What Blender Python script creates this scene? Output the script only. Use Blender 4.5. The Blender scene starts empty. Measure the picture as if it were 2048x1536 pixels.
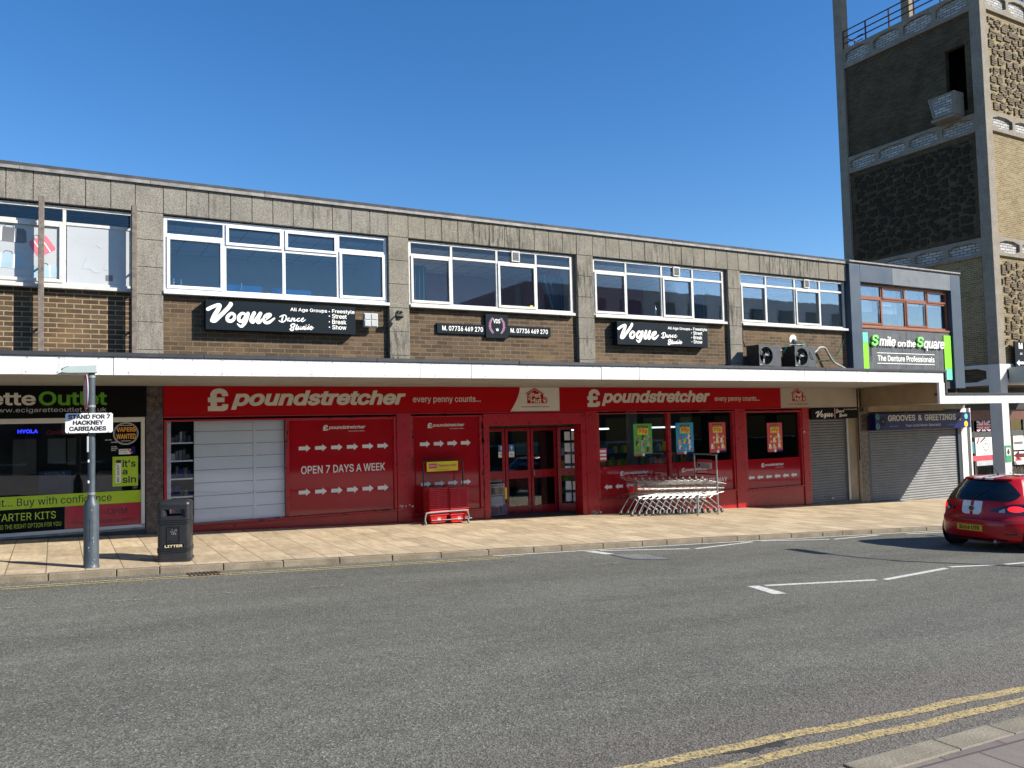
import bpy, bmesh, math, os, random
import numpy as np
from mathutils import Vector, Matrix
from mathutils.geometry import delaunay_2d_cdt
random.seed(7)
SC = bpy.context.scene
COL = SC.collection
R = math.radians

# ------------------------------------------------------------------ camera, sky, sun, exposure
cam_d = bpy.data.cameras.new("Camera")
cam = bpy.data.objects.new("Camera", cam_d); COL.objects.link(cam)
cam_d.sensor_width = 36; cam_d.lens = 28.625; cam_d.clip_start = 0.05; cam_d.clip_end = 5000
cm = Matrix(((0.872305, -0.004687, -0.488939), (-0.488358, -0.058014, -0.870713), (-0.024284, 0.998305, -0.052896))).to_4x4()
cm.translation = (-1.9664, -18.3732, 2.004)
cam.matrix_world = cm
SC.camera = cam
SUN_EL, SUN_AZ = 32.3, 135.0          # azimuth from +Y towards +X
world = bpy.data.worlds.new("World"); SC.world = world; world.use_nodes = True
wn = world.node_tree; bg = wn.nodes["Background"]
sky = wn.nodes.new("ShaderNodeTexSky"); sky.sky_type = 'NISHITA'; sky.sun_disc = False
sky.sun_elevation = R(SUN_EL); sky.sun_rotation = R(SUN_AZ)
sky.altitude = 0; sky.air_density = 1.0; sky.dust_density = 0.15; sky.ozone_density = 3.0
hs = wn.nodes.new("ShaderNodeHueSaturation"); hs.inputs['Saturation'].default_value = 1.30; hs.inputs['Hue'].default_value = .506
wn.links.new(sky.outputs[0], hs.inputs['Color']); wn.links.new(hs.outputs[0], bg.inputs[0]); bg.inputs[1].default_value = 0.10
sun_d = bpy.data.lights.new("Sun", 'SUN'); sun = bpy.data.objects.new("Sun", sun_d); COL.objects.link(sun)
sun_d.energy = 5.0; sun_d.angle = R(0.5); sun_d.color = (1.0, 0.94, 0.84)
to_sun = Vector((math.sin(R(SUN_AZ)) * math.cos(R(SUN_EL)), math.cos(R(SUN_AZ)) * math.cos(R(SUN_EL)), math.sin(R(SUN_EL))))
sun.rotation_euler = to_sun.to_track_quat('Z', 'Y').to_euler(); sun.location = (20, -30, 30)
SC.view_settings.view_transform = 'Standard'; SC.view_settings.look = 'None'
SC.view_settings.exposure = 0.78; SC.view_settings.gamma = 1.0
SC.view_settings.use_curve_mapping = False
SC.cycles.max_bounces = 8; SC.cycles.transparent_max_bounces = 16

def gz(x): return -0.0368 * x          # the street falls towards the right
ROAD, PAVE = -0.15, -0.012        # heights relative to the falling street line
def pave_z(x, y): return gz(x) - .003 + .0105 * y    # the pavement also falls towards the kerb

# ------------------------------------------------------------------ materials
class NT:
    def __init__(s, name):
        s.m = bpy.data.materials.new(name); s.m.use_nodes = True
        s.t = s.m.node_tree; s.n = s.t.nodes; s.b = s.n["Principled BSDF"]
        s.uv = s.n.new("ShaderNodeUVMap")
    def new(s, typ, **kw):
        nd = s.n.new(typ)
        for k, v in kw.items(): setattr(nd, k, v)
        return nd
    def link(s, a, b): s.t.links.new(a, b)
    def map(s, sc=(1, 1, 1), rot=0):
        mp = s.new("ShaderNodeMapping"); mp.inputs['Scale'].default_value = sc; mp.inputs['Rotation'].default_value = (0, 0, rot)
        s.link(s.uv.outputs[0], mp.inputs[0]); return mp.outputs[0]
    def noise(s, scale, detail=3, rough=.55, sc=(1, 1, 1)):
        nz = s.new("ShaderNodeTexNoise"); nz.inputs['Scale'].default_value = scale; nz.inputs['Detail'].default_value = detail
        nz.inputs['Roughness'].default_value = rough; s.link(s.map(sc), nz.inputs['Vector']); return nz.outputs['Fac']
    def ramp(s, fac, lo, hi, a=0.0, b=1.0):
        r = s.new("ShaderNodeMapRange"); r.inputs[1].default_value = lo; r.inputs[2].default_value = hi
        r.inputs[3].default_value = a; r.inputs[4].default_value = b; s.link(fac, r.inputs[0]); return r.outputs[0]
    def mix(s, fac, a, b, mode='MIX'):
        x = s.new("ShaderNodeMix", data_type='RGBA', blend_type=mode)
        for sock, v in ((x.inputs[0], fac), (x.inputs[6], a), (x.inputs[7], b)):
            if isinstance(v, bpy.types.NodeSocket): s.link(v, sock)
            elif sock == x.inputs[0]: sock.default_value = v
            else: sock.default_value = (*v, 1) if len(v) == 3 else v
        return x.outputs[2]
    def math(s, op, a, b=0.0):
        x = s.new("ShaderNodeMath", operation=op)
        for sock, v in ((x.inputs[0], a), (x.inputs[1], b)):
            if isinstance(v, bpy.types.NodeSocket): s.link(v, sock)
            else: sock.default_value = v
        return x.outputs[0]
    def scale_col(s, col, fac):
        c = s.new("ShaderNodeCombineColor")
        for i in range(3): s.link(fac, c.inputs[i])
        return s.mix(1.0, col, c.outputs[0], 'MULTIPLY')
    def bump(s, h, strength, dist=0.01):
        b = s.new("ShaderNodeBump"); b.inputs['Strength'].default_value = strength; b.inputs['Distance'].default_value = dist
        s.link(h, b.inputs['Height']); s.link(b.outputs[0], s.b.inputs['Normal'])
    def done(s, col=None, rough=.6, metal=0.0, coat=0.0, spec=.5):
        if col is not None:
            if isinstance(col, bpy.types.NodeSocket): s.link(col, s.b.inputs['Base Color'])
            else: s.b.inputs['Base Color'].default_value = (*col, 1)
        if isinstance(rough, bpy.types.NodeSocket): s.link(rough, s.b.inputs['Roughness'])
        else: s.b.inputs['Roughness'].default_value = rough
        s.b.inputs['Metallic'].default_value = metal; s.b.inputs['Coat Weight'].default_value = coat
        s.b.inputs['Specular IOR Level'].default_value = spec
        return s.m

MATS = {}
def plain(name, col, rough=.5, metal=0.0, var=.12, vs=2.5, fine=.06, fs=60, bump=0.0, bs=60, coat=0.0, spec=.5, streak=0.0):
    """one surface: a base colour with slow and fine variation, optional streaks of dirt and bump"""
    if name in MATS: return MATS[name]
    t = NT(name)
    f = t.math('MULTIPLY', t.ramp(t.noise(vs, 4), .3, .7, 1 - var, 1 + var), t.ramp(t.noise(fs, 2), .3, .7, 1 - fine, 1 + fine))
    c = t.scale_col(col, f)
    if streak:
        c = t.mix(t.math('MULTIPLY', t.ramp(t.noise(5, 3, .6, (3.5, .22, 1)), .48, .75), streak), c, (.06, .055, .045))
    if bump: t.bump(t.noise(bs, 3), bump)
    MATS[name] = t.done(c, t.ramp(t.noise(vs * 2.3, 3), .3, .7, max(.02, rough * .85), min(1, rough * 1.15)), metal, coat, spec)
    return MATS[name]

def brick(name, c1, c2, mortar, w=.3, h=.1, ms=.011, relief=.35, patch=0.0, dirt=.35):
    t = NT(name)
    b = t.new("ShaderNodeTexBrick"); t.link(t.map(), b.inputs['Vector'])
    b.inputs['Color1'].default_value = (0, 0, 0, 1); b.inputs['Color2'].default_value = (1, 1, 1, 1); b.inputs['Mortar'].default_value = (0, 0, 0, 1)
    b.inputs['Scale'].default_value = 1; b.inputs['Mortar Size'].default_value = ms; b.inputs['Mortar Smooth'].default_value = .25
    b.inputs['Brick Width'].default_value = w; b.inputs['Row Height'].default_value = h; b.inputs['Bias'].default_value = 0
    base = t.mix(b.outputs['Color'], c1, c2)
    base = t.scale_col(base, t.ramp(t.noise(26, 3, .6, (1, 2.2, 1)), .25, .75, .62, 1.42))
    if patch: base = t.mix(t.math('MULTIPLY', t.ramp(t.noise(.9, 3), .5, .72), patch), base, (.30, .185, .09))
    mo = t.scale_col(mortar, t.ramp(t.noise(7, 3), .3, .7, .75, 1.2))
    c = t.mix(b.outputs['Fac'], base, mo)
    c = t.scale_col(c, t.ramp(t.noise(.7, 4), .25, .85, 1 + dirt * .25, 1 - dirt))
    t.bump(t.math('SUBTRACT', 1.0, b.outputs['Fac']), relief, .01)
    return t.done(c, .85, spec=.25)

def concrete(name, col, dirt, seed):
    """exposed-aggregate cladding: pale grit, run-off streaks and darker damp patches"""
    t = NT(name)
    v = t.new("ShaderNodeTexVoronoi"); v.inputs['Scale'].default_value = 62; t.link(t.map(), v.inputs['Vector'])
    sp = t.new("ShaderNodeSeparateColor"); t.link(v.outputs['Color'], sp.inputs[0])
    c = t.scale_col(col, t.ramp(sp.outputs[0], 0, 1, .70, 1.30))
    c = t.scale_col(c, t.ramp(t.noise(1.1 + seed, 4), .3, .7, .86, 1.12))
    st = t.math('MULTIPLY', t.ramp(t.noise(4.3 + seed, 4, .62, (2.6, .34, 1)), .47, .68), t.ramp(t.noise(.42 + seed * .1, 2), .4, .62))
    c = t.mix(t.math('MULTIPLY', st, dirt), c, (.045, .042, .034))
    c = t.mix(t.math('MULTIPLY', t.ramp(t.noise(2.1, 5, .7), .56, .74), .35 * dirt), c, (.16, .13, .07))
    t.bump(v.outputs['Distance'], .5, .006)
    return t.done(c, .9, spec=.2)

def asphalt():
    t = NT("asphalt")
    v = t.new("ShaderNodeTexVoronoi"); v.inputs['Scale'].default_value = 70; t.link(t.map(), v.inputs['Vector'])
    sp = t.new("ShaderNodeSeparateColor"); t.link(v.outputs['Color'], sp.inputs[0])
    chip = t.ramp(sp.outputs[0], 0, 1, .55, 1.48)
    c = t.scale_col((.124, .122, .101), chip)
    c = t.scale_col(c, t.ramp(t.noise(240, 2), .3, .7, .75, 1.25))
    c = t.scale_col(c, t.ramp(t.noise(.55, 4, .6, (.35, 1.6, 1)), .3, .7, .77, 1.17))     # wheel tracks along the lane
    c = t.scale_col(c, t.ramp(t.noise(3.2, 5, .7), .3, .72, .88, 1.1))
    c = t.mix(t.math('MULTIPLY', t.ramp(t.noise(1.7, 5, .75, (.5, 1.4, 1)), .60, .72), .5), c, (.045, .044, .042))
    c = t.mix(t.ramp(t.noise(2.6, 6, .8, (.25, 1.2, 1)), .66, .70, 0, .35), c, (.03, .03, .03))
    c = t.mix(t.ramp(sp.outputs[1], .955, .975, 0, .7), c, (.34, .31, .27))                # pale stone chips
    # brown, coarser worn strip along the near gutter
    sx = t.new("ShaderNodeSeparateXYZ"); t.link(t.uv.outputs[0], sx.inputs[0])
    near = t.ramp(t.math('ADD', sx.outputs[1], t.ramp(t.noise(.8, 3), 0, 1, -.5, .5)), -13.0, -14.0)
    c = t.mix(t.math('MULTIPLY', near, .55), c, t.scale_col((.14, .118, .1), chip))
    t.bump(t.math('ADD', v.outputs['Distance'], t.noise(160, 2)), .55, .012)
    return t.done(c, .88, spec=.3)

def worn_paint(name, col, lo, hi):
    t = NT(name)
    v = t.new("ShaderNodeTexVoronoi"); v.inputs['Scale'].default_value = 70; t.link(t.map(), v.inputs['Vector'])
    sp = t.new("ShaderNodeSeparateColor"); t.link(v.outputs['Color'], sp.inputs[0])
    m = t.ramp(t.math('ADD', t.math('MULTIPLY', t.noise(34, 4, .7), .75), t.math('MULTIPLY', sp.outputs[0], .25)), lo, hi)
    c = t.mix(m, t.scale_col((.118, .114, .108), t.ramp(sp.outputs[0], 0, 1, .5, 1.5)), t.scale_col(col, t.ramp(t.noise(9, 3), .3, .7, .8, 1.1)))
    t.bump(t.noise(150, 2), .4, .008)
    return t.done(c, .8, spec=.3)

def paving(name, ca, cb, joint, w, h, ms, rot=0.0, strata=.25):
    t = NT(name)
    b = t.new("ShaderNodeTexBrick"); t.link(t.map((1, 1, 1), rot), b.inputs['Vector'])
    b.inputs['Color1'].default_value = (0, 0, 0, 1); b.inputs['Color2'].default_value = (1, 1, 1, 1); b.inputs['Mortar'].default_value = (.5, .5, .5, 1)
    b.inputs['Scale'].default_value = 1; b.inputs['Mortar Size'].default_value = ms; b.inputs['Mortar Smooth'].default_value = .3
    b.inputs['Brick Width'].default_value = w; b.inputs['Row Height'].default_value = h; b.inputs['Bias'].default_value = -.05
    c = t.mix(b.outputs['Color'], ca, cb)
    c = t.scale_col(c, t.ramp(t.noise(2.4, 5, .65, (3.2, .8, 1)), .3, .7, 1 - strata, 1 + strata * .6))
    c = t.mix(t.ramp(t.noise(1.3, 4, .7), .52, .75, 0, .5), c, (.17, .145, .11))
    c = t.mix(t.ramp(t.noise(11, 2, .5), .70, .73, 0, .55), c, (.10, .09, .075))
    c = t.scale_col(c, t.ramp(t.noise(90, 2), .3, .7, .9, 1.1))
    c = t.mix(b.outputs['Fac'], c, joint)
    t.bump(t.math('SUBTRACT', t.math('MULTIPLY', t.noise(40, 3), .25), b.outputs['Fac']), .35, .012)
    return t.done(c, .85, spec=.25)

def glass(name, tint, boost, floor=.02, rough=0.0):
    t = NT(name); t.n.remove(t.b)
    out = t.n["Material Output"]
    tr = t.new("ShaderNodeBsdfTransparent"); tr.inputs[0].default_value = (*tint, 1)
    gl = t.new("ShaderNodeBsdfGlossy"); gl.inputs['Roughness'].default_value = rough; gl.inputs[0].default_value = (.95, .97, 1, 1)
    fr = t.new("ShaderNodeFresnel"); fr.inputs[0].default_value = 1.5
    bp = t.new("ShaderNodeBump"); bp.inputs['Strength'].default_value = .012; bp.inputs['Distance'].default_value = .05
    t.link(t.noise(1.6, 2), bp.inputs['Height']); t.link(bp.outputs[0], gl.inputs['Normal'])
    f = t.math('ADD', t.math('MULTIPLY', fr.outputs[0], boost), floor)
    mx = t.new("ShaderNodeMixShader"); t.link(f, mx.inputs[0]); t.link(tr.outputs[0], mx.inputs[1]); t.link(gl.outputs[0], mx.inputs[2])
    t.link(mx.outputs[0], out.inputs[0]); return t.m

def emit(name, col, s):
    t = NT(name); t.b.inputs['Emission Color'].default_value = (*col, 1); t.b.inputs['Emission Strength'].default_value = s
    return t.done(col, .5)

m_brick = brick("brown_brick", (.062, .042, .027), (.118, .081, .049), (.33, .25, .145), patch=.4)
m_brick2 = brick("brown_brick_weathered", (.062, .043, .027), (.126, .086, .052), (.185, .138, .085), ms=.009, patch=.35, dirt=.4)
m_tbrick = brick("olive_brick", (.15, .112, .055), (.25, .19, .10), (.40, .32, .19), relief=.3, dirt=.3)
m_tdark = brick("dark_shaded_brick", (.056, .039, .021), (.104, .076, .042), (.13, .102, .062), relief=.3, dirt=.6)  # tower brick darkened so its colour carries the shade of the unlit face
m_white_rough = brick("white_split_block", (.30, .295, .28), (.52, .51, .48), (.09, .085, .075), w=.42, h=.14, ms=.018, relief=.6, dirt=.2)
m_conc = concrete("aggregate_panel", (.222, .206, .176), .6, .0)
m_conc_d = concrete("aggregate_panel_stained", (.212, .194, .157), 1.15, .3)
m_tconc = concrete("tower_aggregate", (.25, .222, .18), .3, .6)
m_asph = asphalt()
m_yel = worn_paint("yellow_road_paint", (.50, .375, .15), .34, .60)
m_yel_f = worn_paint("faded_yellow_paint", (.55, .42, .17), .36, .54)
m_wht = worn_paint("white_road_paint", (.58, .57, .52), .33, .42)
m_wht_f = worn_paint("thin_faded_paint", (.40, .385, .32), .48, .64)
m_pave = paving("sandstone_flags", (.40, .312, .205), (.55, .44, .295), (.19, .148, .10), .78, .52, .010, math.pi / 2)
m_pave_n = paving("mauve_paviors", (.165, .138, .125), (.235, .195, .172), (.09, .08, .066), .62, .30, .012, 0.03, .15)
m_kerb = plain("kerb_stone", (.20, .165, .115), .9, var=.3, vs=2.2, fine=.18, fs=45, bump=.5, bs=35, spec=.25)
m_kerb2 = plain("near_kerb_stone", (.215, .188, .14), .9, var=.28, vs=2.0, fine=.2, fs=60, bump=.5, bs=45, spec=.25)
m_white = plain("white_fascia_paint", (.64, .64, .63), .45, var=.08, vs=1.2, fine=.03, streak=.30)
m_wwood = plain("white_window_paint", (.55, .54, .50), .5, var=.14, vs=6, fine=.12, fs=40, bump=.25, bs=70)
m_upvc = plain("white_upvc", (.68, .69, .70), .28, var=.03, fine=.02)
m_black = plain("black_flashing", (.028, .029, .032), .5, var=.25)
m_lead = plain("grey_lead_strip", (.21, .20, .185), .55, var=.35, vs=5, fine=.2)
m_felt = plain("roof_felt", (.055, .056, .058), .9, var=.3, fine=.2)
m_soffit = plain("grey_soffit_paint", (.30, .305, .285), .7, var=.12, vs=1.5, fine=.05, streak=.15)
m_beige = plain("beige_render", (.30, .235, .155), .8, var=.18, vs=1.3, fine=.08, streak=.25, bump=.15)
m_beige2 = plain("pale_beige_panel", (.45, .39, .32), .7, var=.08, vs=1.3, fine=.05, streak=.08)
m_red = plain("red_gloss_paint", (.36, .005, .012), .3, var=.1, vs=2, fine=.04, streak=.05, coat=.12)
m_redsign = plain("red_sign_face", (.38, .001, .004), .4, var=.06, vs=.9, fine=.02, spec=.15)
m_redwin = plain("red_window_vinyl", (.33, .008, .014), .05, var=.1, vs=.8, fine=.02, coat=.3)
m_cream = plain("cream_sign_face", (.62, .60, .55), .5, var=.05, fine=.03)
m_letter = plain("white_lettering", (.86, .84, .78), .5, var=.02, fine=.02)
m_arrow = plain("pale_arrow_vinyl", (.66, .72, .70), .3, var=.03, fine=.02)
m_marble = plain("dark_brown_marble", (.085, .066, .06), .25, var=.6, vs=9, fine=.35, fs=30)
m_blackp = plain("black_sign_face", (.006, .006, .008), .55, var=.1, spec=.08)
m_slate = plain("dark_slate_sign_face", (.009, .015, .021), .55, spec=.08, var=.1, vs=1.5)
m_navy = plain("navy_sign_face", (.005, .010, .11), .4, var=.1, spec=.2)
m_dent = plain("blue_grey_cladding", (.034, .054, .082), .45, var=.06, vs=.7, fine=.03)
m_dent2 = plain("faded_grey_cladding", (.115, .132, .142), .5, var=.2, vs=2, fine=.05, streak=.3)
m_dsign = plain("weathered_grey_sign_face", (.075, .078, .083), .45, var=.3, vs=3, fine=.04, streak=-.0)
m_lime = plain("lime_green_panel", (.22, .80, .01), .4, var=.04, fine=.02)
m_teal = plain("pale_teal_panel", (.14, .62, .42), .4, var=.04, fine=.02)
m_limetxt = plain("light_green_lettering", (.25, .75, .16), .4, var=.04)
m_oak = plain("reddish_brown_frame", (.235, .075, .03), .4, var=.15, vs=5, fine=.1, fs=30)
m_steel = plain("galvanised_slat", (.155, .158, .162), .5, metal=.3, var=.12, vs=2.2, fine=.06)
m_navyfr = plain("navy_frame", (.02, .035, .06), .4)
m_wplas = plain("white_painted_pier", (.80, .75, .66), .6, var=.12, vs=2, fine=.06)
m_greyp = plain("pale_grey_masonry_paint", (.56, .55, .51), .7, var=.08, vs=1, fine=.04)
m_wood = plain("weathered_timber", (.15, .125, .105), .85, var=.35, vs=9, fine=.3, fs=50, bump=.3)
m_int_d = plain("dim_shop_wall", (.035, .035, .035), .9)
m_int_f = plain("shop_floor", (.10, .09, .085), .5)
m_room = plain("studio_wall", (.58, .61, .65), .9, var=.06)
m_roomp = plain("studio_purple_wall", (.36, .20, .33), .9, var=.06)
m_ceil = plain("studio_ceiling_tile", (.82, .85, .86), .9, var=.05)
m_curt = plain("blue_curtain_cloth", (.07, .115, .175), .9, var=.15)
m_mat = plain("bright_blue_mat", (.02, .27, .66), .5, var=.05)
m_postr = plain("faded_white_print", (.42, .44, .45), .3, var=.05, vs=1.2, fine=.02, coat=.1)
m_grey1 = plain("mid_grey_print", (.14, .145, .15), .4)
m_grey2 = plain("light_grey_print", (.40, .44, .46), .4)
m_bluep = plain("pale_blue_print", (.33, .46, .52), .4)
m_pinkp = plain("faded_red_print", (.58, .16, .20), .4)
m_board = plain("white_shelf_back", (.88, .91, .92), .35, var=.05, vs=.8, fine=.02)
m_boardg = plain("grey_groove", (.36, .38, .40), .6)
m_iron = plain("black_bin_plastic", (.018, .019, .021), .38, var=.2, vs=5, fine=.15, fs=90)
m_gold = plain("worn_gold_lettering", (.58, .50, .30), .4)
m_post = plain("grey_blue_post_paint", (.052, .068, .082), .45, var=.22, vs=5, fine=.12, fs=50, bump=.1)
m_lamp = plain("pale_grey_lantern", (.36, .42, .40), .4, var=.06)
m_signw = plain("white_sign_plate", (.66, .66, .66), .35, var=.04)
m_blk = plain("black_lettering", (.012, .012, .014), .5)
m_chrome = plain("bright_zinc_wire", (.42, .42, .41), .35, metal=.9, var=.06)
m_galv = plain("satin_steel_tube", (.36, .36, .35), .4, metal=.7, var=.1)
m_rplas = plain("red_plastic", (.62, .018, .02), .4, var=.06)
m_gplas = plain("grey_plastic", (.22, .22, .22), .5)
m_rub = plain("black_rubber", (.012, .012, .013), .7)
m_blktube = plain("black_tube", (.016, .012, .012), .35)
m_yell = plain("yellow_card", (.78, .62, .02), .45, var=.06)
m_green = plain("green_poster_print", (.10, .45, .07), .4)
m_blue = plain("blue_poster_print", (.03, .33, .58), .4)
m_redpo = plain("red_poster_print", (.60, .06, .09), .4)
m_yelp = plain("yellow_print", (.85, .62, .02), .4)
m_acg = plain("charcoal_casing", (.055, .058, .063), .45, var=.08)
m_acd = plain("dark_trim_shaded_casing", (.012, .012, .013), .6)
m_cable = plain("green_cable_sheath", (.005, .16, .11), .5)
m_limeb = plain("lime_window_vinyl", (.40, .58, .02), .25, var=.04, coat=.3)
m_redb = plain("crimson_window_vinyl", (.40, .015, .04), .25, var=.05, coat=.3)
m_gtext = plain("green_lettering", (.10, .36, .01), .5)
m_orange = plain("orange_print", (.75, .36, .05), .5)
m_neon = emit("blue_neon", (.02, .03, 1.0), 2.2)
m_dimtube = emit("cool_ceiling_light", (.75, .85, 1.0), 1.6)
m_carred = plain("cherry_car_paint", (.44, .004, .008), .3, var=.03, vs=1, fine=.01, coat=.55, spec=.25)
m_carglass = plain("dark_car_glass", (.006, .008, .009), .06, var=.05, coat=.15)
m_carblk = plain("black_car_trim", (.01, .01, .011), .5)
m_lens = plain("dark_red_lens", (.035, .002, .003), .1, coat=.6)
m_lamp_on = emit("lit_brake_lamp", (1.0, .012, .02), .85)
m_plate = plain("yellow_number_plate", (.70, .42, .01), .4)
m_stripe = plain("white_car_stripe", (.78, .78, .80), .25, coat=.8)
m_rim = plain("grey_alloy", (.22, .22, .23), .35, metal=.8)
m_brownf = plain("brown_fascia_board", (.11, .03, .015), .55, var=.2)
m_green2 = plain("green_sign_face", (.02, .27, .13), .4)
m_purple = plain("pink_foil", (.70, .32, .48), .4)
m_gblue = plain("pale_door_blue", (.05, .2, .55), .4)
g_up = glass("window_glass_upper", (.93, .95, .96), .62, .015)
g_w1 = glass("tinted_window_glass", (.84, .92, .96), .85, .03)
g_shop = glass("shop_window_glass", (.86, .88, .86), 1.1, .01)
g_dent = glass("bright_window_glass", (.95, .97, .98), .8, .02)
g_clear = glass("clear_display_glass", (.98, .98, .98), .8, .005)
g_bot = glass("clear_bottle_plastic", (.75, .80, .84), 1.6, .25, .2)

# ------------------------------------------------------------------ mesh helpers
_TXT = {}
try:    # Blender's own bundled interface font; the built-in one otherwise
    FONT = bpy.data.fonts.load(os.path.join(bpy.utils.system_resource('DATAFILES'), 'fonts', 'Inter.woff2'))
except Exception:
    FONT = None
def _text_geo(s, shear, off, ext):
    """outlines of the lettering, thickened by off, filled by winding number (contours may overlap)"""
    k = (s, shear, off, ext)
    if k in _TXT: return _TXT[k]
    cu = bpy.data.curves.new("t", 'FONT'); cu.body = s; cu.shear = shear; cu.resolution_u = 3; cu.fill_mode = 'NONE'
    if FONT: cu.font = FONT
    o = bpy.data.objects.new("t", cu); COL.objects.link(o)
    me = bpy.data.meshes.new_from_object(o.evaluated_get(bpy.context.evaluated_depsgraph_get()))
    co = np.array([(v.co.x, v.co.y) for v in me.vertices]); nxt = {e.vertices[0]: e.vertices[1] for e in me.edges}
    # closing edges may be stored the other way round: rebuild loops from runs of vertices joined by edges
    adj = {}
    for e in me.edges:
        i, j = e.vertices; adj.setdefault(i, []).append(j); adj.setdefault(j, []).append(i)
    bpy.data.objects.remove(o); bpy.data.curves.remove(cu); bpy.data.meshes.remove(me)
    seen = set(); loops = []
    for i in sorted(adj):
        if i in seen: continue
        run = [i]; seen.add(i); j = i + 1 if (i + 1) in adj[i] else adj[i][0]
        while j not in seen:
            run.append(j); seen.add(j); c = [q for q in adj[j] if q not in seen]
            if not c: break
            j = c[0]
        P = co[run]; P = P[np.hypot(*(P - np.roll(P, 1, 0)).T) > 1e-5]
        if len(P) > 2: loops.append(P)
    area = [float(np.sum(P[:, 0] * np.roll(P[:, 1], -1) - np.roll(P[:, 0], -1) * P[:, 1])) for P in loops]
    sg = 1.0 if area[max(range(len(area)), key=lambda q: abs(area[q]))] > 0 else -1.0
    out = []
    for P in loops:
        e1 = P - np.roll(P, 1, 0); e2 = np.roll(P, -1, 0) - P
        n1 = np.stack([e1[:, 1], -e1[:, 0]], 1) * sg; n2 = np.stack([e2[:, 1], -e2[:, 0]], 1) * sg
        n1 /= np.hypot(*n1.T)[:, None]; n2 /= np.hypot(*n2.T)[:, None]; n = n1 + n2; d = np.maximum(np.sum(n * n, 1), .8)[:, None]
        out.append(P + n * 2 / d * off)
    V = np.concatenate(out); E = []; base = 0
    for P in out: E += [(base + i, base + (i + 1) % len(P)) for i in range(len(P))]; base += len(P)
    r = delaunay_2d_cdt([Vector(p) for p in V], E, [], 0, 1e-6)
    W = np.array([tuple(v) for v in r[0]]); T = [f for f in r[2]]
    C = np.array([W[list(f)].mean(0) for f in T]); A = V[[e[0] for e in E]]; B = V[[e[1] for e in E]]
    wn_ = np.zeros(len(C))
    for q in range(0, len(C), 400):
        c = C[q:q + 400, None, :]; cr = (B[None, :, 0] - A[None, :, 0]) * (c[:, :, 1] - A[None, :, 1]) - (c[:, :, 0] - A[None, :, 0]) * (B[None, :, 1] - A[None, :, 1])
        wn_[q:q + 400] = (((A[None, :, 1] <= c[:, :, 1]) & (B[None, :, 1] > c[:, :, 1]) & (cr > 0)).sum(1) - ((A[None, :, 1] > c[:, :, 1]) & (B[None, :, 1] <= c[:, :, 1]) & (cr < 0)).sum(1))
    vs = [(float(x), float(y), ext) for x, y in W]
    fs = []
    for f, w in zip(T, wn_):
        if abs(w) < .5: continue
        p = W[list(f)]; ar = (p[1][0] - p[0][0]) * (p[2][1] - p[0][1]) - (p[2][0] - p[0][0]) * (p[1][1] - p[0][1])
        fs.append(tuple(f) if ar > 0 else tuple(f)[::-1])
    if ext:
        q = len(vs); vs += [(float(x), float(y), ext) for x, y in V] + [(float(x), float(y), -ext) for x, y in V]; m = len(V)
        fs += [(q + i, q + j, q + m + j, q + m + i) for i, j in E]
    _TXT[k] = (vs, fs); return _TXT[k]

def spline(P, n=6):
    """Catmull-Rom through tuples"""
    if len(P) < 3: return [tuple(p) for p in P]
    out = []; m = len(P[0])
    Q = [P[0]] + list(P) + [P[-1]]
    for i in range(1, len(Q) - 2):
        for k in range(n):
            t = k / n
            out.append(tuple(.5 * (2 * Q[i][j] + (Q[i + 1][j] - Q[i - 1][j]) * t + (2 * Q[i - 1][j] - 5 * Q[i][j] + 4 * Q[i + 1][j] - Q[i + 2][j]) * t * t
                     + (3 * Q[i][j] - Q[i - 1][j] - 3 * Q[i + 1][j] + Q[i + 2][j]) * t ** 3) for j in range(m)))
    out.append(tuple(P[-1])); return out

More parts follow.
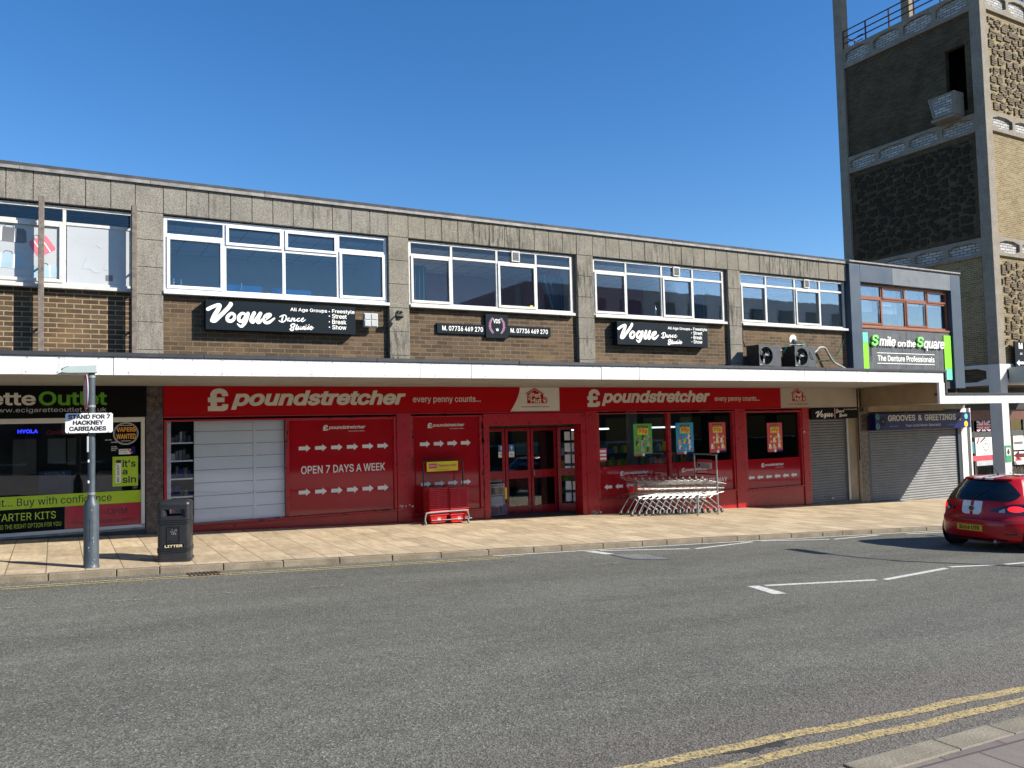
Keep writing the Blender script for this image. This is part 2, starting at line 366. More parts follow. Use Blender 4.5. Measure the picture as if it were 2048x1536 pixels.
class MB:
    def __init__(s): s.v = []; s.f = []; s.fm = []; s.mats = []
    def mi(s, m):
        if m not in s.mats: s.mats.append(m)
        return s.mats.index(m)
    def add(s, vs, fs, m):
        b = len(s.v); s.v += [tuple(v) for v in vs]; i = s.mi(m)
        for f in fs: s.f.append(tuple(b + k for k in f)); s.fm.append(i)
        return s
    def box(s, x0, y0, z0, x1, y1, z1, m):
        if x0 > x1: x0, x1 = x1, x0
        if y0 > y1: y0, y1 = y1, y0
        if z0 > z1: z0, z1 = z1, z0
        v = [(x, y, z) for z in (z0, z1) for y in (y0, y1) for x in (x0, x1)]
        return s.add(v, [(0, 2, 3, 1), (4, 5, 7, 6), (0, 1, 5, 4), (2, 6, 7, 3), (0, 4, 6, 2), (1, 3, 7, 5)], m)
    def bars(s, L, m):
        for b in L: s.box(*b, m)
        return s
    def prism_y(s, pts, y0, y1, m):
        """outline in x,z swept along y (y0 is the front)"""
        a = sum(pts[i][0] * pts[(i + 1) % len(pts)][1] - pts[(i + 1) % len(pts)][0] * pts[i][1] for i in range(len(pts)))
        if a < 0: pts = pts[::-1]
        n = len(pts)
        v = [(x, y0, z) for x, z in pts] + [(x, y1, z) for x, z in pts]
        return s.add(v, [tuple(range(n)), tuple(range(2 * n - 1, n - 1, -1))] + [(i, i + n, (i + 1) % n + n, (i + 1) % n) for i in range(n)], m)
    def sheet_y(s, pts, y, m):
        a = sum(pts[i][0] * pts[(i + 1) % len(pts)][1] - pts[(i + 1) % len(pts)][0] * pts[i][1] for i in range(len(pts)))
        if a < 0: pts = pts[::-1]
        return s.add([(x, y, z) for x, z in pts], [tuple(range(len(pts)))], m)
    def prism_z(s, pts, zb, zt, m):
        """outline in x,y between heights zb(x,y) and zt(x,y)"""
        a = sum(pts[i][0] * pts[(i + 1) % len(pts)][1] - pts[(i + 1) % len(pts)][0] * pts[i][1] for i in range(len(pts)))
        if a < 0: pts = pts[::-1]
        n = len(pts); fb = zb if callable(zb) else (lambda x, y: zb); ft = zt if callable(zt) else (lambda x, y: zt)
        v = [(x, y, fb(x, y)) for x, y in pts] + [(x, y, ft(x, y)) for x, y in pts]
        return s.add(v, [tuple(range(n - 1, -1, -1)), tuple(range(n, 2 * n))] + [(i, (i + 1) % n, (i + 1) % n + n, i + n) for i in range(n)], m)
    def ground(s, pts, dz, m):
        a = sum(pts[i][0] * pts[(i + 1) % len(pts)][1] - pts[(i + 1) % len(pts)][0] * pts[i][1] for i in range(len(pts)))
        if a < 0: pts = pts[::-1]
        return s.add([(x, y, gz(x) + dz) for x, y in pts], [tuple(range(len(pts)))], m)
    def tube(s, path, r, m, n=8, caps=True, closed=False):
        P = [Vector(p) for p in path]; k = len(P); rings = []
        up = Vector((0, 0, 1)); prev = None
        for i in range(k):
            a = P[(i - 1) % k] if (closed or i > 0) else P[i]; b = P[(i + 1) % k] if (closed or i < k - 1) else P[i]
            d = (b - a).normalized()
            if prev is None:
                u = d.cross(up)
                if u.length < 1e-3: u = d.cross(Vector((1, 0, 0)))
            else: u = prev - d * prev.dot(d)
            u.normalize(); prev = u; w = d.cross(u)
            rr = r[i] if isinstance(r, (list, tuple)) else r
            rings.append([P[i] + (u * math.cos(2 * math.pi * j / n) + w * math.sin(2 * math.pi * j / n)) * rr for j in range(n)])
        v = [p for q in rings for p in q]; f = []
        for i in range(k if closed else k - 1):
            i2 = (i + 1) % k
            for j in range(n): f.append((i * n + j, i * n + (j + 1) % n, i2 * n + (j + 1) % n, i2 * n + j))
        if caps and not closed: f += [tuple(range(n - 1, -1, -1)), tuple((k - 1) * n + j for j in range(n))]
        return s.add(v, f, m)
    def lathe(s, prof, m, n=20, axis='z', c=(0, 0, 0)):
        """profile of (radius, along) turned about an axis through c"""
        v = []; f = []
        for r, h in prof:
            for j in range(n):
                a = 2 * math.pi * j / n; p = (r * math.cos(a), r * math.sin(a), h)
                if axis == 'y': p = (p[0], -p[2], p[1])
                if axis == 'x': p = (p[2], p[0], p[1])
                v.append((p[0] + c[0], p[1] + c[1], p[2] + c[2]))
        for i in range(len(prof) - 1):
            for j in range(n): f.append((i * n + j, i * n + (j + 1) % n, (i + 1) * n + (j + 1) % n, (i + 1) * n + j))
        f += [tuple(range(n - 1, -1, -1)), tuple((len(prof) - 1) * n + j for j in range(n))]
        return s.add(v, f, m)
    def disc(s, x, z, r, y, m, n=24, rx=None):
        return s.sheet_y([(x + (rx or r) * math.cos(2 * math.pi * i / n), z + r * math.sin(2 * math.pi * i / n)) for i in range(n)], y, m)
    def ring(s, x, z, r, w, y, m, n=32, rx=None):
        rx = rx or r; o = []; v = []; f = []
        for i in range(n):
            a = 2 * math.pi * i / n
            v += [(x + rx * math.cos(a), y, z + r * math.sin(a)), (x + (rx - w) * math.cos(a), y, z + (r - w) * math.sin(a))]
        for i in range(n):
            j = (i + 1) % n; f.append((2 * i, 2 * j, 2 * j + 1, 2 * i + 1))
        return s.add(v, f, m)
    def text(s, body, x0, x1, z0, z1, y, m, shear=0.0, off=0.0, ext=0.0, frame=None):
        """lettering filling the box x0..x1, z0..z1 on a face towards -y (or on frame = origin, right, up)"""
        vs, fs = _text_geo(body, shear, off, 1.0 if ext else 0.0)
        xa = min(v[0] for v in vs); xb = max(v[0] for v in vs); ya = min(v[1] for v in vs); yb = max(v[1] for v in vs)
        sz = (z1 - z0) / (yb - ya); sx = (x1 - x0) / (xb - xa) if x1 is not None else sz
        out = []
        if frame: O, U, W = (Vector(q) for q in frame); N = U.cross(W)
        for a, b, c in vs:
            p, q, h = x0 + (a - xa) * sx, z0 + (b - ya) * sz, c * ext
            out.append(tuple(O + U * p + W * q + N * (h + y)) if frame else (p, y - h, q))
        return s.add(out, fs, m)
    def stroke(s, pts, y, m, ox=0.0, oz=0.0, k=1.0, kx=None):
        P = spline(pts, 5); kx = kx or k; v = []; f = []; n = len(P)
        P = [(ox + p[0] * kx, oz + p[1] * k, max(p[2], .004) * k * .40) for p in P]
        for i, (x, z, w) in enumerate(P):
            a = P[max(i - 1, 0)]; b = P[min(i + 1, n - 1)]
            d = Vector((b[0] - a[0], b[1] - a[1])); d = d.normalized() if d.length > 1e-6 else Vector((1, 0))
            v += [(x - d.y * w, y, z + d.x * w), (x + d.y * w, y, z - d.x * w)]
        for i in range(n - 1): f.append((2 * i, 2 * i + 1, 2 * i + 3, 2 * i + 2))
        s.add(v, f, m)
        for (x, z, w), yy in ((P[0], y - .0002), (P[-1], y - .0004)): s.disc(x, z, w, yy, m, 10)
        return s
    def build(s, name, parent=None, smooth=False, bevel=0.0, segs=2):
        me = bpy.data.meshes.new(name)
        off = Vector((0, 0, 0))
        p = parent
        while p is not None: off += p.location; p = p.parent
        me.from_pydata([tuple(Vector(v) - off) for v in s.v], [], s.f)
        for m in s.mats: me.materials.append(m)
        uv = me.uv_layers.new(name="UVMap")
        for pl, i in zip(me.polygons, s.fm):
            pl.material_index = i
            nx, ny, nz = (abs(c) for c in pl.normal)
            for li in pl.loop_indices:
                x, y, z = s.v[me.loops[li].vertex_index]
                uv.data[li].uv = (x, y) if nz >= nx and nz >= ny else ((x, z) if ny >= nx else (y, z))
        if smooth:
            me.shade_smooth(); me.set_sharp_from_angle(angle=R(38))
        me.update()
        o = bpy.data.objects.new(name, me); COL.objects.link(o)
        if parent is not None: o.parent = parent
        if bevel:
            md = o.modifiers.new("Bevel", 'BEVEL'); md.width = bevel; md.segments = segs; md.limit_method = 'ANGLE'; md.angle_limit = R(40)
        return o

def thing(name, label, cat, loc=(0, 0, 0), group=None):
    o = bpy.data.objects.new(name, None); COL.objects.link(o); o.location = loc; o.empty_display_size = .1
    o['label'] = label; o['category'] = cat
    if group: o['group'] = group
    return o
def tag(o, label, cat, group=None):
    o['label'] = label; o['category'] = cat
    if group: o['group'] = group
    return o
def setting(o): o['kind'] = 'structure'; return o
def dup(root, loc, label, group=None, rot=None):
    r = root.copy(); COL.objects.link(r); r.location = loc; r['label'] = label
    if rot is not None: r.rotation_euler = rot
    if group: r['group'] = group
    for ch in list(root.children):
        c = ch.copy(); COL.objects.link(c); c.parent = r
        for g in list(ch.children):
            d = g.copy(); COL.objects.link(d); d.parent = c
    return r
def local(root, loc, rot=(0, 0, 0)):
    """things built round the origin are moved to their place afterwards"""
    root.location = loc; root.rotation_euler = rot; return root

# ================================================================== SETTING: ground, road, kerbs, markings
mb = MB(); mb.ground([(-900, -900), (900, -900), (900, 900), (-900, 900)], -.32, m_asph)
setting(mb.build("ground"))
FK = [(-40, -3.0), (-8, -4.25), (-2.65, -4.53), (-.68, -4.58), (2.4, -4.80), (5.22, -4.97), (9.87, -5.26), (17.02, -5.87), (30, -7.0), (90, -12)]   # far kerb face
def fky(x):
    for (a, b), (c, d) in zip(FK, FK[1:]):
        if a <= x <= c: return b + (d - b) * (x - a) / (c - a)
    return FK[-1][1]
mb = MB(); mb.ground([(-60, -14.82), (90, -14.95), (90, 4)] + [(-60, 4)], ROAD, m_asph); setting(mb.build("road"))
mb = MB()
mb.prism_z([(x, y + .14) for x, y in FK] + [(90, 30), (37, 30), (37, 4), (28.3, 4), (28.3, .9), (-40, .9)], lambda x, y: gz(x) - .31, lambda x, y: pave_z(x, max(y, -8)) if y < .5 else gz(x) - .003, m_pave)
setting(mb.build("pavement"))
mb = MB(); random.seed(3)
x = -14.0
while x < 40:
    L = random.choice((.9, .92, .6, .93)); a, b = x + .006, x + L - .006; j = random.uniform(-.006, .006)
    mb.prism_z([(a, fky(a) + j), (b, fky(b) + j), (b, fky(b) + .14), (a, fky(a) + .14)], lambda x, y: gz(x) - .3, lambda x, y, j=j: pave_z(x, y) + .003 + j * .6, m_kerb)
    x += L
setting(mb.build("kerb", bevel=.012))
NKY = -14.84
mb = MB(); mb.prism_z([(-60, NKY - .2), (90, NKY - .2), (90, -32), (-60, -32)], lambda x, y: gz(x) - .31, lambda x, y: gz(x) - .055, m_pave_n)
setting(mb.build("near_pavement"))
mb = MB(); x = -3.0
while x < 12:
    L = random.choice((.9, .88, .62)); j = random.uniform(-.006, .006)
    mb.prism_z([(x + .005, NKY + j), (x + L - .005, NKY + j), (x + L - .005, NKY - .2), (x + .005, NKY - .2)], lambda x, y: gz(x) - .3, lambda x, y, j=j: gz(x) - .05 + j, m_kerb2)
    x += L
setting(mb.build("near_kerb", bevel=.01))

def strip(mb, pts, w, m, dz=ROAD + .004):
    """a painted line of width w along pts"""
    L = []; Rr = []
    P = [Vector(p) for p in pts]
    for i, p in enumerate(P):
        d = (P[min(i + 1, len(P) - 1)] - P[max(i - 1, 0)]).normalized(); n = Vector((-d.y, d.x)) * w / 2
        L.append(tuple(p + n)); Rr.append(tuple(p - n))
    for i in range(len(P) - 1): mb.ground([L[i], L[i + 1], Rr[i + 1], Rr[i]], dz, m)
mb = MB()
strip(mb, [(x * .5, fky(x * .5) - .34) for x in range(-40, 12)], .055, m_yel_f)
strip(mb, [(x * .5, fky(x * .5) - .50) for x in range(-40, 11)], .05, m_yel_f)
def wob(x): return .012 * math.sin(3.1 * x) + .01 * math.sin(7.3 * x + 1)
strip(mb, [(-20, -13.7), (0, -13.98)] + [(.25 * k, -13.99 - .056 * .25 * k + wob(.25 * k)) for k in range(1, 30)] + [(40, -15.9)][:0], .105, m_yel)
strip(mb, [(-20, -13.95), (0, -14.26)] + [(.25 * k, -14.27 - .042 * .25 * k + wob(.25 * k + 2)) for k in range(1, 30)], .105, m_yel)
setting(mb.build("yellow_road_markings"))
mb = MB()
for a, b in (((-2.9, -6.44), (-2.12, -6.58)), ((-1.46, -6.59), (-.85, -6.68)), ((-.20, -6.66), (.44, -6.74)), ((1.2, -6.73), (1.69, -6.79)), ((2.46, -6.9), (2.93, -6.94)), ((3.65, -6.89), (4.25, -6.92)), ((6.1, -6.75), (6.6, -6.78))):
    strip(mb, [a, b], .05, m_wht_f)
setting(mb.build("faded_road_markings"))
mb = MB()
mb.ground([(6.86, -9.52), (7.05, -9.56), (6.93, -10.2), (6.72, -10.15)], ROAD + .004, m_wht)
strip(mb, [(7.14, -9.6), (9.08, -10.02)], .10, m_wht); strip(mb, [(9.22, -10.06), (11.2, -9.78)], .10, m_wht)
strip(mb, [(11.4, -9.72), (12.38, -9.93)], .10, m_wht); strip(mb, [(12.6, -9.97), (16.5, -10.3)], .10, m_wht)
mb.ground([(6.85, -5.32), (7.08, -5.34), (7.18, -5.86), (6.98, -5.84)], ROAD + .004, m_wht)
strip(mb, [(7.2, -5.36), (8.96, -5.9)], .09, m_wht); strip(mb, [(9.08, -5.95), (10.95, -5.62)], .09, m_wht)
strip(mb, [(11.23, -5.6), (12.85, -6.03)], .09, m_wht); strip(mb, [(12.95, -6.07), (14.6, -5.95)], .09, m_wht); strip(mb, [(15.4, -6.1), (24, -7.0)], .09, m_wht)
strip(mb, [(x * .5, fky(x * .5) - .14) for x in range(10, 50)], .07, m_wht)
setting(mb.build("white_road_markings"))
mb = MB()
pz = plain("dark_tar", (.034, .033, .031), .95, bump=1.0, bs=90, var=.4, vs=14, fine=.55, fs=95)
P = [(2.02 + .30 * math.cos(a) * (1 + .3 * math.sin(3 * a)) + .28, -14.185 + .062 * math.sin(a) * (1 + .35 * math.sin(5 * a) + .2 * math.sin(13 * a))) for a in [2 * math.pi * k / 40 for k in range(40)]]
mb.ground(P, ROAD + .003, pz); setting(mb.build("tar_patch_road_surface"))
# gully grate by the far kerb and square manhole cover in the lane
mb = MB(); x0, x1, y0, y1 = -.18, .30, -5.08, -4.68
mb.prism_z([(x0, y0), (x1, y0), (x1, y1), (x0, y1)], lambda x, y: gz(x) + ROAD - .01, lambda x, y: gz(x) + ROAD + .003, m_blktube)
for k in range(8):
    a = x0 + .01 + k * .058
    mb.prism_z([(a, y0 + .02), (a + .02, y0 + .02), (a + .02, y1 - .02), (a, y1 - .02)], lambda x, y: gz(x) + ROAD - .01, lambda x, y: gz(x) + ROAD + .010, plain("rusty_iron", (.05, .037, .028), .8, var=.4, fine=.3))
tag(mb.build("gully_grate"), "black slotted iron drain grate in the gutter below the litter bin", "drain grate")
mb = MB(); M0 = Vector((7.33, -6.43)); u = Vector((.62, -.30)) / 2; w = Vector((.02, -.66)) / 2
def q(a, b): p = M0 + u * a + w * b; return (p.x, p.y)
mi = plain("worn_iron", (.34, .335, .31), .8, metal=.0, var=.3, fine=.3)
mb.ground([q(-1, -1), q(1, -1), q(1, 1), q(-1, 1)], ROAD + .003, m_blktube)
for k in range(12):
    for h in range(2):
        a0 = -.95 + k * .16; b0 = -.94 + h * .97
        mb.prism_z([q(a0, b0), q(a0 + .07, b0), q(a0 + .07, b0 + .9), q(a0, b0 + .9)], lambda x, y: gz(x) + ROAD, lambda x, y: gz(x) + ROAD + .012, mi)
tag(mb.build("manhole_cover"), "square ribbed iron cover set in the road lane below the shop entrance", "manhole cover")

# ================================================================== TWO-STOREY SHOP TERRACE (upper floor and canopy)
BX = [(-6.02, -.54), (0, 5.02), (5.54, 10.48), (11.02, 16.05), (16.57, 21.59)]      # window bays
PX = [(-.54, 0), (5.02, 5.54), (10.48, 11.02), (16.05, 16.57)]                      # pilasters
ter = thing("shop_terrace", "long flat-roofed brown brick terrace with concrete panels above a white street canopy", "building", (8, 2, 0))
mb = MB()
for i, (a, b) in enumerate(BX): mb.box(a, .12, 3.35, b, .34, 4.98, m_brick if i == 0 else m_brick2)
mb.build("brick_wall", ter)
mb = MB(); mb.box(-12, .36, 6.62, 27.6, 12, 7.33, m_felt); mb.box(-12, .34, 6.55, 21.5, .40, 7.28, m_blktube)
mb.build("roof", ter)
mb = MB(); x = -12.0
while x < 27.7:
    L = min(2.35, 27.72 - x); j = random.uniform(-.008, .008)
    mb.box(x + .003, -.06 + j, 7.28, x + L - .003, .5, 7.345 + j * .6, m_lead); mb.box(x, -.02 + j, 7.345, x + L, .6, 7.425, m_felt); x += L
mb.build("roof_edge_trim", ter)
def panels(x0, x1, m):
    n = max(1, round((x1 - x0) / .457)); s = (x1 - x0) / n; mb = MB()
    for k in range(n):
        j = random.uniform(-.004, .004)
        mb.box(x0 + k * s + .005, j, 6.69, x0 + (k + 1) * s - .005, .33, 7.28, m)
    return mb
for a, b, m in ((-12, -.54, m_conc), (-.54, 0, m_conc), (0, 5.02, m_conc), (5.02, 5.54, m_conc_d), (5.54, 10.48, m_conc_d), (10.48, 11.02, m_conc_d), (11.02, 16.05, m_conc_d), (16.05, 21.52, m_conc_d)):
    panels(a, b, m).build("fascia_panel_course", ter, bevel=.006, segs=1)
for i, (a, b) in enumerate(PX):
    mb = MB(); z = 6.684
    while z > 3.36:
        z2 = max(3.35, z - .578); mb.box(a + .003, random.uniform(-.003, .003), z2 + .004, b - .003, .36, z - .004, m_conc if i < 1 else m_conc_d); z = z2
    mb.box(a + .02, .02, 3.3, b - .02, .34, 6.7, m_blktube)
    mb.build("pilaster", ter, bevel=.006, segs=1)
for a in (-2.275, -.625):
    mb = MB(); mb.box(a, -.30, 3.4, a + .10, -.06, 6.73, m_wood)
    for z in (4.2, 5.4, 6.4): mb.box(a + .03, -.07, z, a + .07, .1, z + .03, m_acd)
    mb.build("timber_fin", ter, bevel=.006, segs=1)

def window(x0, x1, mull, zt, cas, mat, gl, wid=.065, y=.09, z0=5.06, z1=6.66, vent=None, sill=True, sill_m=None, name="window", parent=ter):
    """a row of lights: mullion centres, transom height, casements {(col,row)} with their own raised frame"""
    F = MB(); ed = [x0] + mull + [x1]
    F.box(x0, y, z0, x0 + wid, y + .07, z1, mat); F.box(x1 - wid, y, z0, x1, y + .07, z1, mat)
    F.box(x0 + wid, y - .002, z0, x1 - wid, y + .07, z0 + wid, mat); F.box(x0 + wid, y - .002, z1 - wid, x1 - wid, y + .07, z1, mat)
    for m in mull: F.box(m - wid / 2, y + .003, z0 + wid, m + wid / 2, y + .067, z1 - wid, mat)
    panes = []
    for c in range(len(ed) - 1):
        a = ed[c] + (wid if c == 0 else wid / 2); b = ed[c + 1] - (wid if c == len(ed) - 2 else wid / 2)
        t = zt[c]
        F.box(a, y + .001, t - wid / 2, b, y + .068, t + wid / 2, mat)
        for r, (za, zb) in enumerate(((z0 + wid, t - wid / 2), (t + wid / 2, z1 - wid))):
            e = 0
            if (c, r) in cas:
                e = .055
                F.bars([(a - .012, y - .028, za - .012, a + e, y - .003, zb + .012), (b - e, y - .028, za - .012, b + .012, y - .003, zb + .012),
                        (a + e, y - .027, za - .012, b - e, y - .004, za + e), (a + e, y - .027, zb - e, b - e, y - .004, zb + .012)], mat)
            panes.append((a + e, za + e, b - e, zb - e))
    o = F.build(name, parent, bevel=.006, segs=1)
    for a, za, b, zb in panes:
        p = MB(); p.box(a - .01, y + .03, za - .01, b + .01, y + .036, zb + .01, gl); p.build("pane", o)
    if sill:
        s = MB(); s.box(x0 - .01, -.04, z0 - .075, x1 + .01, y + .1, z0 - .002, sill_m or mat); s.build("sill", o, bevel=.008)
    if vent is not None:
        a = vent; za, zb = zt[2] + .05, z1 - .03
        s = MB(); s.box(a - .12, y - .035, za, a + .12, y + .02, zb, m_wwood); s.box(a - .09, y - .038, za + .03, a + .09, y - .030, zb - .03, m_grey1)
        for k in range(5): s.box(a - .09, y - .044, za + .035 + k * .042, a + .09, y - .034, za + .05 + k * .042, m_acd)
        s.build("vent_fan", o)
    return o
w0 = window(-6.0, -.56, [-4.75, -3.3, -1.83], [6.31] * 4, {(0, 0), (2, 0)}, m_wwood, g_up, z0=5.05)
w1 = window(.01, 5.01, [1.25, 2.54, 3.80], [6.26, 6.12, 6.12, 6.26], {(0, 0), (1, 1), (2, 1), (3, 0)}, m_upvc, g_w1, wid=.075)
for i in (2, 3, 4):
    a, b = BX[i]
    window(a + .03, b - .12, [a + 1.19, a + 2.49, a + 3.68], [6.30] * 4, {(0, 0), (2, 0)}, m_wwood, g_up, vent=a + 3.05)
    mb = MB(); mb.box(b - .12, .10, 5.0, b - .001, .2, 6.69, m_wood); mb.build("window_reveal_board", ter)
# studio rooms behind the glass
mb = MB()
for a, b in ((-.50, 5.28), (5.30, 10.7), (10.72, 16.3), (16.32, 21.6)):
    mb.box(a, 3.4, 3.9, b, 3.5, 6.7, m_room)
    mb.box(a, .36, 3.85, b, 3.5, 3.9, plain("pale_wood_floor", (.55, .47, .37), .5))
mb.box(-.52, .36, 3.9, -.50, 3.4, 6.6, m_room); mb.box(5.28, .36, 3.9, 5.30, 3.4, 6.6, m_room); mb.box(10.70, .36, 3.9, 10.72, 3.4, 6.6, m_room); mb.box(16.30, .36, 3.9, 16.32, 3.4, 6.6, m_room); mb.box(21.6, .36, 3.9, 21.62, 3.4, 6.6, m_room)
mb.box(6.2, 3.32, 3.9, 10.4, 3.39, 6.6, m_roomp); mb.box(12.4, 3.32, 3.9, 15.4, 3.39, 6.6, m_roomp); mb.box(10.6, 1.2, 3.9, 10.69, 3.3, 6.6, m_roomp)
for a, b in ((-.50, 5.28), (5.30, 10.7), (10.72, 16.3), (16.32, 21.6)):
    n = 6; mb.box(a, .36, 6.56, b, 3.4, 6.58, m_ceil)
    for k in range(1, 10): mb.box(a + (b - a) * k / 10 - .012, .4, 6.553, a + (b - a) * k / 10 + .012, 3.4, 6.559, m_boardg)
    for k in range(1, 4): mb.box(a, k - .012, 6.551, b, k + .012, 6.558, m_boardg)
mb.box(-6.3, .8, 5.0, -.53, .84, 6.7, m_int_d)
for x, z in ((19.0, 5.65), (19.9, 5.6), (20.5, 5.75)): mb.box(x, 3.33, z, x + .55, 3.39, z + .4, m_grey1); mb.box(x + .04, 3.32, z + .04, x + .51, 3.328, z + .36, m_grey2)
mb.build("studio_room", ter)
def curtain(x0, x1, zt, zb, lean=0.0):
    mb = MB(); n = 28; v = []; f = []
    for i in range(n + 1):
        t = i / n; x = x0 + (x1 - x0) * t; y = .42 + .045 * math.sin(t * 9 * math.pi)
        v += [(x, y, zt), (x + lean * (1 - t), y + .03, zb)]
    for i in range(n): f.append((2 * i, 2 * i + 1, 2 * i + 3, 2 * i + 2))
    mb.add(v, f, m_curt); mb.build("curtain", ter, smooth=True)
curtain(5.66, 6.18, 6.12, 4.95); curtain(9.5, 10.3, 6.12, 4.95, .45); curtain(14.9, 15.5, 6.15, 4.95)
# street canopy: upper part, then the step down to the lower part
CY = -3.95
mb = MB(); mb.prism_z([(-12, CY + .08), (20.62, CY + .08), (21.96, .11), (-12, .11)], 3.035, 3.28, m_soffit)
mb.prism_z([(20.62, CY + .08), (27.5, CY + .08), (27.5, -.001), (21.92, -.001)], 2.44, 2.64, m_soffit)
mb.build("canopy_slab", ter)
mb = MB(); js = [-12, -8.1, -4.6, -1.16, 4.12, 5.22, 8.36, 9.40, 14.70, 16.92, 20.48]
for a, b in zip(js, js[1:]):
    j = random.uniform(-.006, .006)
    mb.box(a + .004, CY + j, 2.988, b - .004, CY + .07, 3.278, m_white)
mb.prism_y([(20.24, 2.374), (20.52, 2.374), (20.52, 2.985), (20.24, 2.985)], CY + .001, CY + .07, m_white)
for a, b in ((20.525, 21.94), (21.95, 22.25), (22.26, 24.6), (24.61, 27.5)): mb.box(a, CY + .002, 2.374, b, CY + .07, 2.622, m_white)
for a, b in zip(js, js[1:]):
    n = max(2, int((b - a) / .45))
    for k in range(n):
        for z in (3.03, 3.25): mb.disc(a + (k + .5) * (b - a) / n + random.uniform(-.05, .05), z, .009, CY - .008, m_lead, 8)
mb.build("canopy_fascia", ter, bevel=.004, segs=1)
mb = MB(); x = -12
while x < 20.55:
    L = min(3.05, 20.60 - x); mb.box(x + .002, CY - .03 + random.uniform(-.005, .005), 3.28, x + L - .002, .118, 3.35, m_black); x += L
mb.box(20.525, CY - .025, 2.625, 20.60, CY + .05, 3.279, m_black); mb.box(20.602, CY - .028, 2.625, 27.5, CY + .4, 2.69, m_black)
mb.build("canopy_flashing", ter, bevel=.006, segs=1)
mb = MB()
mb.prism_z([(20.56, CY + .09), (20.66, CY + .09), (21.98, -.03), (21.88, -.03)], 2.40, 3.036, m_beige)
mb.box(21.98, -.26, 2.22, 26.1, -.06, 2.43, m_beige); mb.box(26.12, -.2, 2.28, 27.5, -.06, 2.43, m_soffit)
mb.build("canopy_drop_beam", ter)
# ground floor carcass: side and back walls so that no daylight leaks in
mb = MB()
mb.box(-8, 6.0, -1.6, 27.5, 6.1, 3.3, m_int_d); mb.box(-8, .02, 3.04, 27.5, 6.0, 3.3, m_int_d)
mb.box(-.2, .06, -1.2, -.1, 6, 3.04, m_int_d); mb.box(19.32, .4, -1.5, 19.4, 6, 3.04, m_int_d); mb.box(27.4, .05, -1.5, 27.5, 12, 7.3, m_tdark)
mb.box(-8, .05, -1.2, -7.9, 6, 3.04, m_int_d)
mb.build("shop_carcass", ter)

# dental unit at the right end of the upper floor
den = thing("dental_surgery_front", "blue-grey clad upper bay with reddish brown windows at the right end of the terrace", "building", (24.6, 0, 3.4))
mb = MB(); Yd = -.12
mb.box(21.52, Yd, 3.38, 22.06, .3, 7.279, m_dent); mb.box(27.15, Yd, 3.05, 27.74, .3, 7.279, m_dent)
mb.box(22.062, Yd, 6.69, 23.78, .3, 7.279, m_dent); mb.box(23.784, Yd + .001, 6.69, 27.148, .3, 7.278, m_dent2)
mb.build("cladding_frame", den, bevel=.008)
mb = MB(); mb.box(21.5, Yd - .03, 7.347, 27.76, .3, 7.40, m_lead); mb.build("capping", den, bevel=.006)
window(22.07, 27.14, [23.37, 24.68, 25.92], [6.22, 6.16, 6.22, 6.16], {(0, 0), (1, 1), (2, 0), (3, 1)}, m_oak, g_dent, wid=.08, y=.06, z0=5.19, z1=6.68, parent=den)
mb = MB(); mb.box(22.0, 2.6, 3.9, 27.4, 2.7, 6.7, m_room); mb.box(22.0, .4, 6.66, 27.4, 2.7, 6.7, m_ceil); mb.box(22, .4, 4.9, 27.4, 2.6, 4.95, m_room)
mb.box(21.7, .4, 4.9, 21.9, 2.7, 6.7, m_room)
for a, b, z in ((22.2, 23.2, 5.75), (23.5, 24.55, 5.72), (24.85, 25.8, 6.08), (26.0, 27.0, 6.1)):
    mb.box(a, .32, z, b, .33, 6.66, m_board)
mb.build("consulting_room", den)
mb = MB(); mb.box(22.0, -.02, 3.38, 27.12, .1, 5.09, m_dsign)
for k in range(60):                      # rain streaks down the board
    xx = random.uniform(22.45, 26.6); zz = random.uniform(3.4, 4.6); w = random.uniform(.01, .05)
    mb.box(xx, -.0215, zz, xx + w, -.019, min(5.05, zz + random.uniform(.3, 1.2)), random.choice((plain("pale_streak", (.105, .108, .113), .5), plain("dark_streak", (.055, .057, .062), .5))))
sg = mb.build("dental_sign"); tag(sg, "dark grey dental sign with green and white raised script lettering", "sign")
mb = MB()
mb.box(21.99, -.05, 3.38, 22.41, -.021, 4.60, m_lime); mb.box(21.99, -.048, 4.61, 22.41, -.021, 4.96, m_teal); mb.build("colour_strip", sg); mb = MB()
mb.box(26.68, -.05, 3.77, 27.10, -.021, 5.0, m_lime); mb.box(26.68, -.048, 3.36, 27.10, -.021, 3.76, m_teal)
mb.build("colour_strip", sg)
mb = MB(); ys = -.07
mb.text("S", 22.55, 22.91, 4.51, 4.89, ys, m_limetxt, .18, .022, .03); mb.text("S", 25.03, 25.41, 4.52, 4.90, ys, m_limetxt, .18, .022, .03)
for s, a, b, z0, z1 in (("mile", 22.94, 23.82, 4.51, 4.85), ("on", 23.93, 24.37, 4.51, 4.68), ("the", 24.44, 24.93, 4.51, 4.76), ("quare", 25.42, 26.62, 4.40, 4.76)):
    mb.text(s, a, b, z0, z1, ys, m_letter, .22, .010, .03)
mb.box(22.88, -.026, 4.265, 26.11, -.0205, 4.285, m_letter); mb.box(22.88, -.026, 3.90, 26.10, -.0205, 3.92, m_letter)
mb.text("The Denture Professionals", 22.91, 26.09, 3.99, 4.20, -.026, m_letter, 0, .012)
mb.build("lettering", sg)

